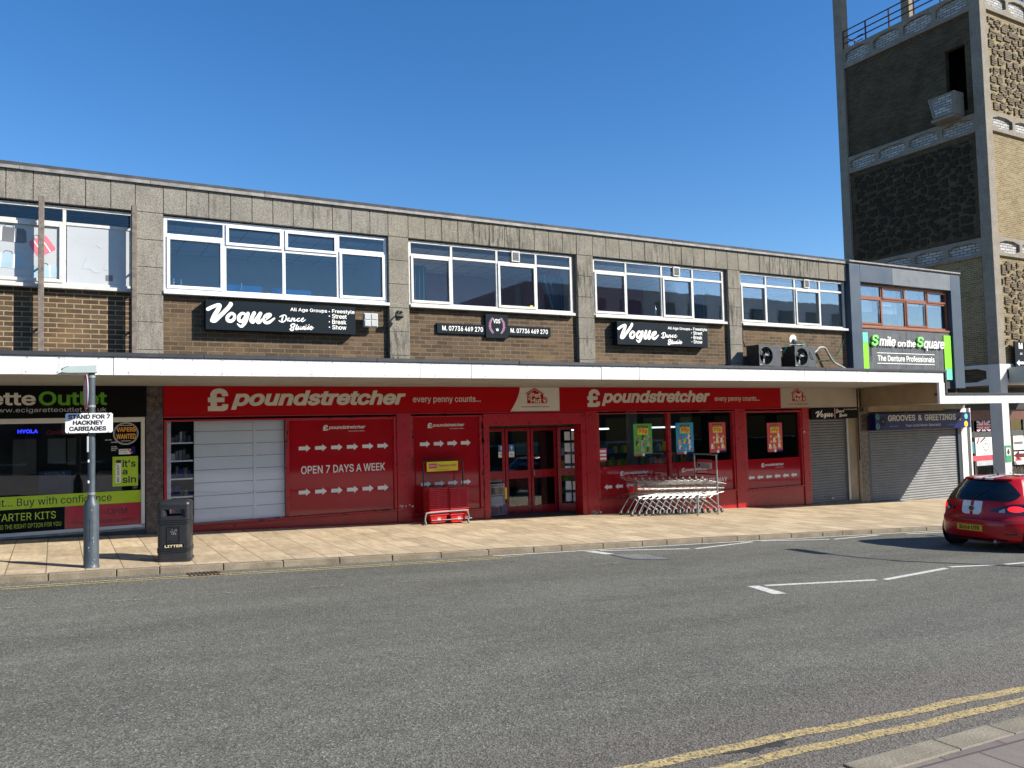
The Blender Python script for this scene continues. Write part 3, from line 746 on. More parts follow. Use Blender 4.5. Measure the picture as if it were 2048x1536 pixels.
# ================================================================== VAPE SHOPFRONT (left)
vs_ = thing("vape_shopfront", "dark vape shop window with lime and crimson vinyl bands beside the lamp post", "shop front", (-3, 0, 0))
mb = MB()
mb.bars([(-6, -.06, 2.30, -.36, .06, 2.40), (-.43, -.06, .18, -.36, .06, 2.30), (-6, -.06, .15, -.36, .06, .215)], m_cream)
mb.bars([(-3.55, -.05, .215, -3.49, .05, 2.30)], m_cream)
mb.build("window_frame", vs_, bevel=.006)
mb = MB(); mb.prism_y([(-6, gz(-6) - .2), (-.34, -.2), (-.34, .15), (-6, .15)], -.03, .3, plain("dark_stone_plinth", (.045, .047, .05), .5, var=.3, vs=4, fine=.2, streak=.1)); mb.box(-6, -.09, .11, -.36, -.03, .15, m_lead)
mb.build("plinth", vs_)
mb = MB(); mb.box(-6, .02, .215, -.43, .026, 2.30, g_shop); mb.build("pane", vs_)
mb = MB()
mb.box(-6, .008, .66, -.43, .018, .905, m_limeb); mb.box(-6, .008, .215, -1.80, .018, .655, m_blackp); mb.box(-1.79, .008, .215, -.43, .018, .655, m_redb)
mb.text("nt... Buy with confidence", -2.95, -.97, .68, .87, .006, m_blk, 0, .004)
mb.text("STARTER KITS", -3.05, -1.95, .44, .585, .006, m_limeb, 0, .004); mb.text("HELPING YOU FIND THE RIGHT OPTION FOR YOU", -3.45, -1.86, .29, .375, .006, m_limeb)
mb.text("SUB-OHM", -1.48, -.68, .45, .57, .006, m_blk, 0, .002); mb.text("FOR THE MORE EXPERIENCED VAPERS", -1.68, -.55, .30, .355, .006, m_blk)
mb.build("window_vinyl", vs_)
mb = MB(); mb.prism_y([(-.34, gz(-.34) - .2), (-.015, -.2), (-.015, 3.03), (-.34, 3.03)], -.07, .2, m_marble); mb.build("marble_pier", vs_, bevel=.006)
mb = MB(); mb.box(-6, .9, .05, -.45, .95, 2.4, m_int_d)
for a, b, z0, z1, m in ((-2.25, -1.68, .5, 1.34, plain("deep_blue_display", (.02, .05, .16), .4)), (-2.1, -1.78, 1.5, 2.0, m_grey1), (-1.75, -1.6, 1.45, 2.0, m_int_f), (-2.7, -2.3, 1.3, 2.0, m_int_f), (-1.2, -.75, .5, 1.3, m_int_f)):
    mb.box(a, .55, z0, b, .75, z1, m)
mb.text("HYOLA", -2.14, -1.79, 1.27, 1.325, .545, m_grey2); mb.text("CoolBlue", -2.12, -1.72, 2.08, 2.17, .5, m_redpo, .3, .01)
mb.build("window_display", vs_)
mb = MB(); mb.text("HYOLA", -2.62, -2.27, 2.115, 2.19, .5, m_neon, 0, .03); mb.build("neon_sign_tube", vs_)
def poster(name, label, cat="poster", group=None): 
    o = MB(); return o
mb = MB(); mb.ring(-.71, 2.065, .228, .012, .012, m_cream, 36, .235); mb.ring(-.71, 2.065, .205, .006, .012, m_cream, 36, .212)
mb.disc(-.71, 2.065, .2, .0135, m_blackp, 32, .206)
mb.text("VAPERS", -.885, -.525, 2.10, 2.195, .0115, m_orange, 0, .03); mb.text("WANTED", -.885, -.525, 1.955, 2.06, .0115, m_orange, 0, .03)
mb.box(-.82, .0115, 2.225, -.6, .0125, 2.235, m_cream); mb.box(-.80, .0115, 1.91, -.62, .0125, 1.92, m_cream)
tag(mb.build("round_window_sticker"), "round black sticker with orange capital lettering high in the vape shop window", "sticker")
mb = MB(); mb.box(-.955, .0, 1.0, -.485, .007, 1.60, m_limeb); mb.text("it's", -.775, -.53, 1.38, 1.53, -.001, m_blk, 0, .02); mb.text("a", -.775, -.68, 1.23, 1.33, -.001, m_blk, 0, .02); mb.text("sin", -.775, -.52, 1.06, 1.205, -.001, m_blk, 0, .02)
mb.box(-.90, -.002, 1.07, -.80, .0, 1.47, m_letter); mb.box(-.89, -.002, 1.47, -.80, .0, 1.53, m_blk)
mb.text("NO SAINT", 0, .36, 0, .05, .001, m_blk, 0, .015, 0, ((-.83, -.003, 1.09), (0, 0, 1), (-1, 0, 0)))
tag(mb.build("vape_advert"), "lime yellow advert with black lettering stuck low in the vape shop window", "poster")
mb = MB(); mb.box(-.84, .005, 1.645, -.62, .012, 1.75, m_letter); mb.text("OFFICIAL", -.83, -.68, 1.705, 1.735, .004, m_blk, 0, .02); mb.text("STOCKIST", -.83, -.66, 1.66, 1.69, .004, m_blue, 0, .02); mb.box(-.61, .005, 1.66, -.54, .012, 1.80, m_navy)
mb.prism_y([(-.70, 1.76), (-.66, 1.76), (-.58, 1.66), (-.62, 1.66)], .003, .006, m_pinkp)
tag(mb.build("window_sticker"), "small white and blue stockist sticker just above the lime advert", "sticker")
mb = MB()
for z, w in ((1.93, .12), (1.88, .1), (2.22, .1), (2.27, .09), (1.79, .1), (1.755, .12), (1.72, .09)):
    mb.text("open daily", -1.09 if z > 1.9 else -.98, (-1.09 if z > 1.9 else -.98) + w, z, z + .028, .012, m_letter, 0, .02)
tag(mb.build("opening_hours_sticker"), "tiny white lines of lettering on the vape shop glass beside the round sticker", "sticker")
mb = MB(); mb.box(-6, -.10, 2.405, -.335, .05, 3.03, m_blackp)
sg = mb.build("vape_shop_sign"); tag(sg, "black fascia sign with cream and green lettering behind the lamp post", "sign")
mb = MB(); mb.text("e-cigarette", -4.62, -2.30, 2.585, 2.915, -.103, m_cream, 0, .022); mb.text("Outlet", -2.25, -1.06, 2.645, 2.92, -.103, m_gtext, 0, .022)
mb.text("www.ecigaretteoutlet.co.uk", -3.05, -1.07, 2.495, 2.605, -.103, m_grey2, 0, .002); mb.build("lettering", sg)

# first-floor window graphics above it
mb = MB()
for a, b in ((-3.24, -1.88), (-1.78, -.63)): mb.box(a, .112, 5.10, b, .119, 6.28, m_postr)
def bag(x0, z0, x1, z1, m, tilt=0):
    pts = [(.02, .12), (.1, 0), (.93, 0), (1, .1), (.97, .82), (.9, 1), (.1, 1), (.0, .85)]
    c, s_ = math.cos(tilt), math.sin(tilt); w, h = x1 - x0, z1 - z0; cx, cz = (x0 + x1) / 2, (z0 + z1) / 2
    f = lambda u, v: (cx + ((u - .5) * w) * c - ((v - .5) * h) * s_, cz + ((u - .5) * w) * s_ + ((v - .5) * h) * c)
    mb.prism_y([f(u, v) for u, v in pts], .1085, .1115, m)
    for u in (.28, .66): mb.prism_y([f(u, .02), f(u + .05, .02), f(u + .05, .98), f(u, .98)], .1065, .1095, m_letter)
    mb.tube([(f(u, v)[0], .108, f(u, v)[1]) for u, v in ((.38, 1), (.42, 1.16), (.6, 1.16), (.64, 1))], .006, m_grey1, 4)
bag(-3.1, 5.86, -2.47, 6.15, m_grey1, -.05); bag(-3.1, 5.34, -2.5, 5.63, m_bluep, -.05); bag(-2.40, 5.65, -2.03, 6.0, m_pinkp, .55); bag(-2.40, 5.20, -1.93, 5.44, m_bluep, .05)
for pts in ([(-1.50, 5.42), (-1.44, 5.64), (-1.40, 5.66), (-1.34, 5.5), (-1.2, 5.36), (-1.3, 5.36), (-1.36, 5.42)], [(-1.12, 5.42), (-1.08, 5.58), (-1.04, 5.56), (-1.05, 5.42)], [(-1.25, 5.92), (-1.2, 6.0), (-1.14, 5.9), (-1.18, 5.86)]):
    mb.prism_y(pts, .108, .1115, m_grey2)
mb.box(-1.08, .108, 5.2, -.95, .1115, 5.32, m_grey1)
tag(mb.build("window_graphic"), "faded white window print of suitcases and pale portrait shapes, upper left", "window print")

# ================================================================== RED DISCOUNT SHOPFRONT
rs = thing("discount_shopfront", "long red painted discount shopfront with glazed doors under the white canopy", "shop front", (9.6, 0, -.3))
mb = MB()
def riser(x0, x1, zt, y=-.04): mb = MB(); mb.prism_y([(x0, gz(x0) - .2), (x1, gz(x1) - .2), (x1, zt), (x0, zt)], y, .3, m_red); mb.build("stall_riser", rs, bevel=.006)
riser(.0, 5.13, .085); riser(5.50, 7.45, -.05); riser(10.97, 16.03, -.07); riser(16.48, 18.98, -.11)
for a, b, zb in ((0, 5.13, .088), (5.503, 7.45, -.047), (10.972, 16.03, -.067), (16.483, 18.975, -.107)):
    mb = MB(); mb.box(a, -.085, zb, b, .1, zb + .045, m_red)
    for q in ((0, -.05, .135, .06, .08, 2.33), (2.52, -.05, .135, 2.585, .08, 2.33), (5.06, -.05, .135, 5.13, .08, 2.33), (.06, -.04, 2.29, 2.52, .08, 2.33), (2.585, -.04, 2.27, 5.06, .08, 2.33),
         (5.503, -.05, -.002, 5.56, .08, 2.33), (7.35, -.05, -.002, 7.45, .08, 2.33), (5.56, -.04, 2.30, 7.35, .08, 2.33),
         (10.972, -.05, -.022, 11.03, .08, 2.33), (13.44, -.05, -.022, 13.55, .08, 2.30), (15.98, -.05, -.022, 16.04, .08, 2.33), (11.03, -.04, 2.30, 15.98, .08, 2.33),
         (16.483, -.05, -.062, 16.55, .08, 2.33), (18.92, -.05, -.062, 18.975, .08, 2.33), (16.55, -.04, 2.27, 18.92, .08, 2.33)):
        if a - .01 <= q[0] and q[3] <= b + .05: mb.box(*q, m_red)
    mb.build("window_frame", rs, bevel=.008)
mb = MB()
for a, b in ((5.133, 5.50), (10.58, 10.97), (16.043, 16.48), (18.978, 19.30)):
    mb = MB(); mb.prism_y([(a, gz(a) - .2), (b, gz(b) - .2), (b, 2.395), (a, 2.395)], -.075, .25, m_red); mb.build("red_pier", rs, bevel=.01)
# scuffs and flaked paint on the piers
mb = MB(); random.seed(11)
for cx, cz, n in ((5.32, .18, 9), (10.75, -.36, 16), (19.1, 1.6, 3)):
    for k in range(n):
        a = cx + random.gauss(0, .07); z = cz + random.gauss(0, .03); r = random.uniform(.008, .03)
        mb.disc(a, z, r, -.0762, m_cream, 6, r * random.uniform(.8, 2))
for cx, z0, z1, n in ((7.44, .2, 2.3, 34), (5.53, .9, 2.2, 12), (2.55, 1.5, 2.3, 10), (7.44, 1.5, 2.1, 26), (4.2, 2.30, 2.34, 8), (6.3, 2.33, 2.36, 6), (2.6, .10, .14, 6), (4.6, .10, .14, 7)):
    for k in range(n):
        a = cx + random.gauss(0, .012 if z1 - z0 > .1 else .35); z = random.uniform(z0, z1); r = random.uniform(.01, .035)
        mb.disc(a, z, r * (1.6 if z1 - z0 > .1 else .5), -.0868 if z < .2 else (-.0632 if 7.455 < a else -.0512), m_acd, 7, r * (.6 if z1 - z0 > .1 else 2))
mb.build("flaked_paint", rs)["kind"] = "stuff"
def pane(a, z0, b, z1, m, y=.02): p = MB(); p.box(a, y, z0, b, y + .006, z1, m); return p.build("pane", rs)
pane(.06, .135, 2.52, 2.29, g_clear); pane(11.03, -.02, 13.44, 2.30, g_shop, .058); pane(13.55, -.02, 15.98, 2.30, g_shop, .058); pane(16.55, -.06, 18.92, 2.27, g_shop, .058)
# red printed vinyls
V = [(2.585, .135, 5.06, 2.27), (5.56, -.002, 7.35, 2.30), (11.03, -.02, 13.44, .86), (13.55, -.02, 15.98, .86), (16.55, -.06, 18.92, .83)]
VM = [MB() for _ in V]
def vm(x): return [m for m, q in zip(VM, V) if q[0] - .05 <= x <= q[2]][0]
for a, z0, b, z1 in V: vm(a).box(a, .004, z0, b, .016, z1, m_redwin)
def arrow(x, z, L, h, d):
    p = [(0, .25), (.62, .25), (.62, 0), (1, .5), (.62, 1), (.62, .75), (0, .75)]
    vm(x).sheet_y([(x + (u if d > 0 else 1 - u) * L, z + v * h) for u, v in p], .0025, m_arrow)
for k in range(6): arrow(2.81 + k * .372, 1.56, .27, .16, 1); arrow(2.80 + k * .372, .57, .27, .165, 1)
for k in range(4): arrow(5.75 + k * .367, 1.56, .27, .165, 1); arrow(5.76 + k * .36, .60, .27, .14, 1)
for k in range(6): arrow(11.18 + k * .37, .215, .26, .16, -1); arrow(16.58 + k * .372, .195, .27, .15, -1)
def small(x0, x1, z):
    mb = vm(x0); mb.text("£", x0, x0 + .12, z, z + .125, .0025, m_arrow, 0, .03); mb.text("poundstretcher", x0 + .13, x1, z + .012, z + .105, .0025, m_arrow, .25, .02)
    mb.text("every penny counts...", x0 + .6, x1, z - .045, z - .01, .0025, m_arrow)
small(3.37, 4.38, 2.03); small(5.96, 6.96, 2.03); small(11.73, 12.71, .58); small(13.95, 14.95, .57); small(17.16, 18.14, .57)
vm(2.9).text("OPEN 7 DAYS A WEEK", 2.86, 4.85, 1.06, 1.24, .0025, m_arrow, 0, .012); vm(13.8).text("ENTRANCE THIS WAY", 13.75, 15.72, .215, .355, .0025, m_arrow, 0, .012)
for q in VM: q.build("window_vinyl", rs)
# display behind the first window: white slatted boards and a stack of shelves
mb = MB()
mb.box(.62, .16, .14, 1.86, .2, 2.30, m_board); mb.box(1.89, .15, .14, 2.52, .19, 2.30, m_board); mb.box(1.84, .13, .14, 1.90, .15, 2.30, m_board)
for k in range(1, 8):
    z = .14 + k * .275; mb.box(.62, .152, z, 1.84, .159, z + .012, m_boardg); mb.box(1.91, .142, z, 2.52, .149, z + .012, m_boardg)
mb.box(.06, .16, .14, .16, .2, 2.3, m_board)
for k in range(5): mb.prism_z([(.14, .2), (.60, .2), (.60, .75), (.14, .75)], .3 + k * .38, .33 + k * .38, m_board)
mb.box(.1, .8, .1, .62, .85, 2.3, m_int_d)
random.seed(5)
for k in range(5):
    x = .17
    while x < .56:
        w = random.uniform(.04, .09); mb.box(x, .3, .33 + k * .38, x + w, .5, .33 + k * .38 + random.uniform(.1, .26), random.choice((m_grey1, m_navy, m_grey2, m_acg, m_acg, m_redpo))); x += w + .01
mb.build("window_display", rs)
# dim sales floor seen through the other windows
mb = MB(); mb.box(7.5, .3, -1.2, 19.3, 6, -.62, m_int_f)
for k in range(5):
    mb.box(11.2 + k * 1.5, 2.3, -.6, 12.3 + k * 1.5, 2.7, 1.5, m_acg)
    for s in range(5):
        for h in range(9): mb.box(11.22 + k * 1.5 + h * .118, 2.2, -.4 + s * .38, 11.32 + k * 1.5 + h * .118, 2.3, -.4 + s * .38 + random.uniform(.12, .3), random.choice((m_pinkp, m_gblue, m_grey2, m_grey1, m_yell, m_green, m_orange)))
for a in (11.4, 14.0, 17.1): mb.box(a, 1.8, 1.86, a + 1.3, 1.9, 1.91, m_dimtube)
mb.box(12.9, 1.0, -.6, 13.15, 1.2, 2.4, m_soffit); mb.box(15.6, .8, -.6, 15.9, 1.0, 2.4, m_soffit)
mb.build("sales_floor", rs)
# entrance recess: lintel, jambs, four leaves and an angled screen
mb = MB()
mb.box(7.452, -.06, 2.05, 10.578, .3, 2.36, m_red); mb.prism_y([(7.455, gz(7.5) - .2), (7.62, gz(7.5) - .2), (7.62, 2.048), (7.455, 2.048)], -.062, .3, m_red)
mb.prism_y([(10.42, gz(10.5) - .2), (10.575, gz(10.5) - .2), (10.575, 2.048), (10.42, 2.048)], -.062, .3, m_red)
mb.box(7.62, .3, 2.0, 11.3, 1.1, 2.06, m_int_d)
mb.prism_z([(7.62, -.04), (10.42, -.04), (11.3, 1.2), (7.62, 1.2)], -.8, lambda x, y: gz(x) + .005, plain("dark_entrance_mat", (.05, .04, .035), .9))
mb.box(7.60, .3, -.6, 7.64, 1.0, 2.05, m_red)
mb.build("entrance_surround", rs, bevel=.006)
def leaf(x0, x1, y, zb, handle=None):
    mb = MB(); w = .085; zt = 1.98
    mb.bars([(x0, y, zb, x0 + w, y + .05, zt), (x1 - w, y, zb, x1, y + .05, zt), (x0 + w, y, zt - w, x1 - w, y + .05, zt), (x0 + w, y, zb, x1 - w, y + .05, zb + .22), (x0 + w, y, .60, x1 - w, y + .05, .82)], m_red)
    d = mb.build("door", rs, bevel=.006)
    for a, b in ((zb + .22, .60), (.82, zt - w)):
        p = MB(); p.box(x0 + w, y + .02, a, x1 - w, y + .026, b, g_shop); p.build("pane", d)
    if handle:
        p = MB(); p.tube([(handle, y - .03, .66), (handle, y - .05, .70), (handle, y - .05, .80), (handle, y - .03, .84)], .014, m_galv); p.build("handle", d, smooth=True)
leaf(8.03, 8.64, 1.0, -.36); leaf(8.66, 9.44, 1.0, -.36); leaf(9.46, 10.30, 1.0, -.37, 9.52)
mb = MB(); mb.box(7.62, 1.0, -.36, 8.02, 1.05, 2.0, m_red)
P0, P1 = Vector((10.34, 1.02)), Vector((11.2, .38)); d = (P1 - P0).normalized(); nn = Vector((d.y, -d.x)) * .05
def seg(a, b, z0, z1, m, th=1.0):
    A = P0 + d * a; B = P0 + d * b
    mb.prism_z([tuple(A), tuple(B), tuple(B + nn * th), tuple(A + nn * th)], z0, z1, m)
L = (P1 - P0).length
seg(0, .09, -.4, 1.98, m_red); seg(L - .09, L, -.4, 1.98, m_red); seg(.09, L - .09, 1.9, 1.98, m_red); seg(.09, L - .09, -.4, -.15, m_red); seg(.09, L - .09, .62, .82, m_red)
for k in range(3):
    for r in range(6): seg(.2 + k * .2, .36 + k * .2, -.1 + r * .32 - (0 if r < 2 else -.1), .14 + r * .32 + (0 if r < 2 else .1), m_board, .3)
mb.build("side_screen", rs)
mb = MB()
mb.box(9.55, 2.0, 1.2, 10.3, 2.1, 1.55, plain("pale_blue_stand", (.10, .25, .33), .4)); mb.box(9.6, 1.9, .9, 10.25, 2.0, .98, m_gblue); mb.box(9.6, 1.9, 1.08, 10.25, 2.0, 1.13, m_gblue)
mb.box(9.6, 2.1, -.4, 10.3, 2.2, .6, m_int_f)
mb.build("card_stand", rs)
# red fascia sign
mb = MB(); mb.box(-.012, -.11, 2.40, 18.0, .04, 3.03, m_redsign); mb.box(18.003, -.108, 2.40, 21.72, .04, 3.03, m_beige2); mb.box(-.012, -.125, 2.372, 19.33, .02, 2.397, m_red)
sg = mb.build("discount_shop_sign"); tag(sg, "long red fascia sign with cream italic lettering under the canopy", "sign")
mb = MB()
def wave(x0, x1, xr):  # cream panel with a curved left edge
    pts = [(xr, 2.405), (xr, 3.028)] + [(x1 - (x1 - x0) * (t / 10) ** 1.6, 3.028 - .623 * t / 10) for t in range(11)]
    mb.sheet_y(pts, -.1125, m_cream if xr < 12 else m_beige2)
wave(8.22, 8.52, 9.72); wave(17.98, 18.30, 18.6)
def brand(x0, x1, zp, scale=1.0):
    mb.text("£", x0, x0 + .42, 2.50, 2.985, -.116, m_cream, 0, .035)
    mb.text("poundstretcher", x0 + .47, x1, 2.525, 2.945, -.116, m_cream, .25, .035)
brand(.86, 5.36, 0); brand(10.62, 15.04, 0)
mb.text("every penny counts...", 5.54, 7.37, 2.62, 2.80, -.116, m_cream, 0, .012); mb.text("every penny counts...", 15.22, 17.08, 2.60, 2.77, -.116, m_cream, 0, .012)
def hut(o, k=1.0):
    f = lambda L: [(o + a * k, b) for a, b in L]; y = -.1165
    mb.sheet_y(f([(0.0, 2.61), (.49, 2.61), (.49, 2.87), (.24, 2.985), (0, 2.87)]), y, m_redsign)
    for L in ([(-.05, 2.84), (.225, 2.985), (.225, 3.015), (-.05, 2.87)], [(.225, 2.985), (.50, 2.84), (.50, 2.87), (.225, 3.015)]): mb.sheet_y(f(L), y - .0012, m_redsign)
    for L in ([(-.015, 2.842), (.225, 2.965), (.225, 2.978), (-.015, 2.855)], [(.225, 2.965), (.465, 2.842), (.465, 2.855), (.225, 2.978)]): mb.sheet_y(f(L), y - .0018, m_cream)
    mb.text("Pet", o + .10 * k, o + .42 * k, 2.755, 2.885, y - .002, m_cream, 0, .03); mb.text("Hut", o + .10 * k, o + .43 * k, 2.625, 2.745, y - .002, m_cream, 0, .03)
    mb.text("the", 0, .15, 0, .06 * k, .002, m_cream, 0, .02, 0, ((o + .085 * k, y - .001, 2.69), (0, 0, 1), (-1, 0, 0)))
    mb.disc(o + .53 * k, 2.69, .085, y - .0005, m_redsign, 20, .085 * k)
    mb.disc(o + .53 * k, 2.665, .035, y - .002, m_cream, 14, .04 * k)
    for a, b in ((.48, 2.70), (.51, 2.735), (.55, 2.735), (.58, 2.70)): mb.disc(o + a * k, b, .017, y - .002, m_cream, 10, .015 * k)
    mb.text("The UK's only DISCOUNT pet store", o - .18 * k, o + .68 * k, 2.495, 2.54, y, m_redsign, 0, .02)
hut(8.73); hut(18.52, 1.02)
mb.build("lettering", sg)

# posters inside the shop windows
def offer(x, z, m, price, seed, label, kind):
    o = MB(); w, h = .66, .91; rnd = random.Random(seed)
    o.box(x, .045, z, x + w, .05, z + h, m); o.box(x, .043, z, x + w * .45, .046, z + .055, m_redpo); o.box(x + w * .55, .043, z, x + w, .046, z + .055, m_navy); o.disc(x + w * .5, z + .035, .05, .042, m_letter, 12)
    o.box(x + .15, .041, z + .78, x + .50, .0445, z + .85, m_blk); o.text("MAKEOVER", x + .18, x + .47, z + .795, z + .83, .040, m_yelp, 0, .01)
    o.box(x + .15, .041, z + .60, x + .52, .0445, z + .78, m_yelp); o.text(price, x + .18, x + .49, z + .615, z + .765, .0395, m_redpo, 0, .03)
    C = dict(g=(m_grey2, m_acg, m_bluep, m_redpo, m_orange), b=(m_letter, m_yelp, m_grey2, m_redpo, m_bluep), r=(m_letter, m_cream, m_letter, m_yelp, m_yelp))[kind]
    for k in range(9):
        px = x + .06 + (k % 3) * .19 + rnd.uniform(-.02, .03); pz = z + .12 + (k // 3) * .16 + rnd.uniform(-.02, .02)
        if rnd.random() < .6: o.prism_y([(px, pz), (px + .09, pz), (px + .1, pz + .1), (px + .07, pz + .15), (px + .02, pz + .15)], .0415, .0445, rnd.choice(C[:3]))
        o.disc(px + .1, pz + .03, .042, .0405, C[3 + k % 2], 12)
    tag(o.build("offer_poster"), label, "poster", "price posters in the shop windows")
offer(12.27, 1.10, m_green, "99p", 1, "green 99p offer poster hanging in the shop window", "g")
offer(13.82, 1.10, m_blue, "99p", 2, "blue 99p offer poster hanging in the shop window", "b")
offer(15.10, 1.09, m_redpo, "99p", 3, "red 99p offer poster hanging above the trolley bay hoop", "r")
offer(17.51, 1.03, m_redpo, "49p", 4, "red 49p offer poster in the window right of the trolleys", "r")
o = MB(); o.box(11.06, .045, 1.0, 11.32, .05, 1.36, m_redpo); 
for z in (1.05, 1.15, 1.25): o.box(11.08, .042, z, 11.3, .046, z + .06, m_letter)
tag(o.build("window_notice"), "small red and white notice at the left edge of the window beside the doors", "notice")
for xx, lb in ((8.45, "blue arrow sticker over a white notice on the narrow left door leaf"), (8.77, "blue arrow sticker over a white notice on the second door leaf from the left")):
    o = MB(); y = 1.012
    o.box(xx, y, 1.36, xx + .17, y + .004, 1.53, m_gblue); o.sheet_y([(xx + .07, 1.38), (xx + .10, 1.38), (xx + .10, 1.44), (xx + .13, 1.44), (xx + .085, 1.51), (xx + .04, 1.44), (xx + .07, 1.44)], y - .002, m_letter)
    o.box(xx, y, 1.19, xx + .17, y + .004, 1.35, m_letter); o.box(xx + .05, y - .002, 1.26, xx + .12, y - .0005, 1.275, m_blk)
    tag(o.build("door_notice"), lb, "notice", "blue arrow notices on the shop doors")

# ================================================================== SHUTTERED ENTRANCE OF THE DANCE STUDIO
def shutter(root, x0, x1, zt, y, m):
    mb = MB(); v = []; f = []; pitch = .088
    zb = gz((x0 + x1) / 2) - .12; n = int((zt - zb) / pitch); k = 0
    prof = []
    for i in range(n):
        z = zt - i * pitch
        prof += [(y + .002, z), (y - .014, z - pitch * .22), (y - .018, z - pitch * .5), (y - .014, z - pitch * .78), (y + .002, z - pitch * .97)]
    for yy, z in prof: v += [(x0, yy, z), (x1, yy, z)]
    for i in range(len(prof) - 1): f.append((2 * i, 2 * i + 2, 2 * i + 3, 2 * i + 1))
    mb.add(v, f, m); return mb.build("shutter_curtain", root)
se = thing("shuttered_doorway", "narrow doorway closed by a grey roller shutter between red front and drainpipe", "doorway", (20.4, 0, -.7))
shutter(se, 19.36, 21.14, 2.03, .05, m_steel)
mb = MB(); mb.bars([(19.30, -.02, -1.0, 19.365, .14, 2.03), (21.13, -.03, -1.0, 21.22, .14, 2.03)], m_galv); mb.box(19.3, -.05, -1.0, 21.62, .02, -.685, m_kerb); mb.box(20.3, .015, -.60, 20.42, .032, -.57, m_chrome)
mb.build("guide_rail", se, bevel=.004)
mb = MB(); mb.box(21.222, -.03, -1.0, 21.62, .2, 2.03, m_beige); mb.box(19.30, .0, 2.39, 21.62, .1, 2.40, m_beige2); mb.build("side_panel", se)
mb = MB(); mb.box(21.73, -.06, -1.1, 22.16, .15, 3.03, m_marble); mb.build("marble_pier", se, bevel=.006)
mb = MB(); mb.tube([(21.67, -.06, -.9), (21.67, -.06, 3.0)], .05, m_beige, 10); 
for z in (.1, 1.5, 2.7): mb.tube([(21.67, -.06, z), (21.67, -.06, z + .05)], .062, m_beige, 10)
mb.tube([(21.62, -.12, .62), (21.62, -.12, 3.0)], .022, m_acd, 8)
tag(mb.build("drainpipe", smooth=True), "beige vertical drainpipe beside the narrow grey shutter", "drainpipe")
# little header sign
VOGUE = [[(0.046,0.456,0.099),(0.146,0.517,0.095),(0.252,0.562,0.095),(0.289,0.548,0.103),(0.251,0.451,0.119),(0.183,0.329,0.119),(0.134,0.208,0.119)],[(0.134,0.208,0.119),(0.19,0.21,0.119),(0.28,0.301,0.111),(0.386,0.418,0.111),(0.47,0.518,0.111),(0.517,0.592,0.111),(0.513,0.608,0.095)],[(0.492,0.359,0.087),(0.446,0.293,0.099),(0.454,0.222,0.095),(0.522,0.209,0.095),(0.583,0.267,0.087),(0.592,0.348,0.079),(0.538,0.385,0.087),(0.492,0.359,0.087)],[(0.8,0.389,0.079),(0.746,0.395,0.079),(0.691,0.328,0.095),(0.683,0.248,0.095),(0.729,0.21,0.087),(0.783,0.26,0.071),(0.838,0.351,0.087)],[(0.877,0.401,0.095),(0.853,0.295,0.103),(0.806,0.181,0.103),(0.744,0.098,0.079),(0.697,0.112,0.063),(0.652,0.15,0.032)],[(1.01,0.416,0.103),(0.962,0.316,0.103),(0.946,0.235,0.103),(0.985,0.204,0.087),(1.048,0.288,0.071),(1.144,0.414,0.103)],[(1.144,0.414,0.103),(1.096,0.306,0.103),(1.079,0.224,0.103),(1.118,0.202,0.079),(1.182,0.277,0.063)],[(1.222,0.271,0.071),(1.317,0.332,0.071),(1.358,0.391,0.087),(1.318,0.406,0.071),(1.254,0.362,0.095),(1.222,0.271,0.103),(1.253,0.207,0.087),(1.332,0.219,0.087),(1.445,0.313,0.047)]]
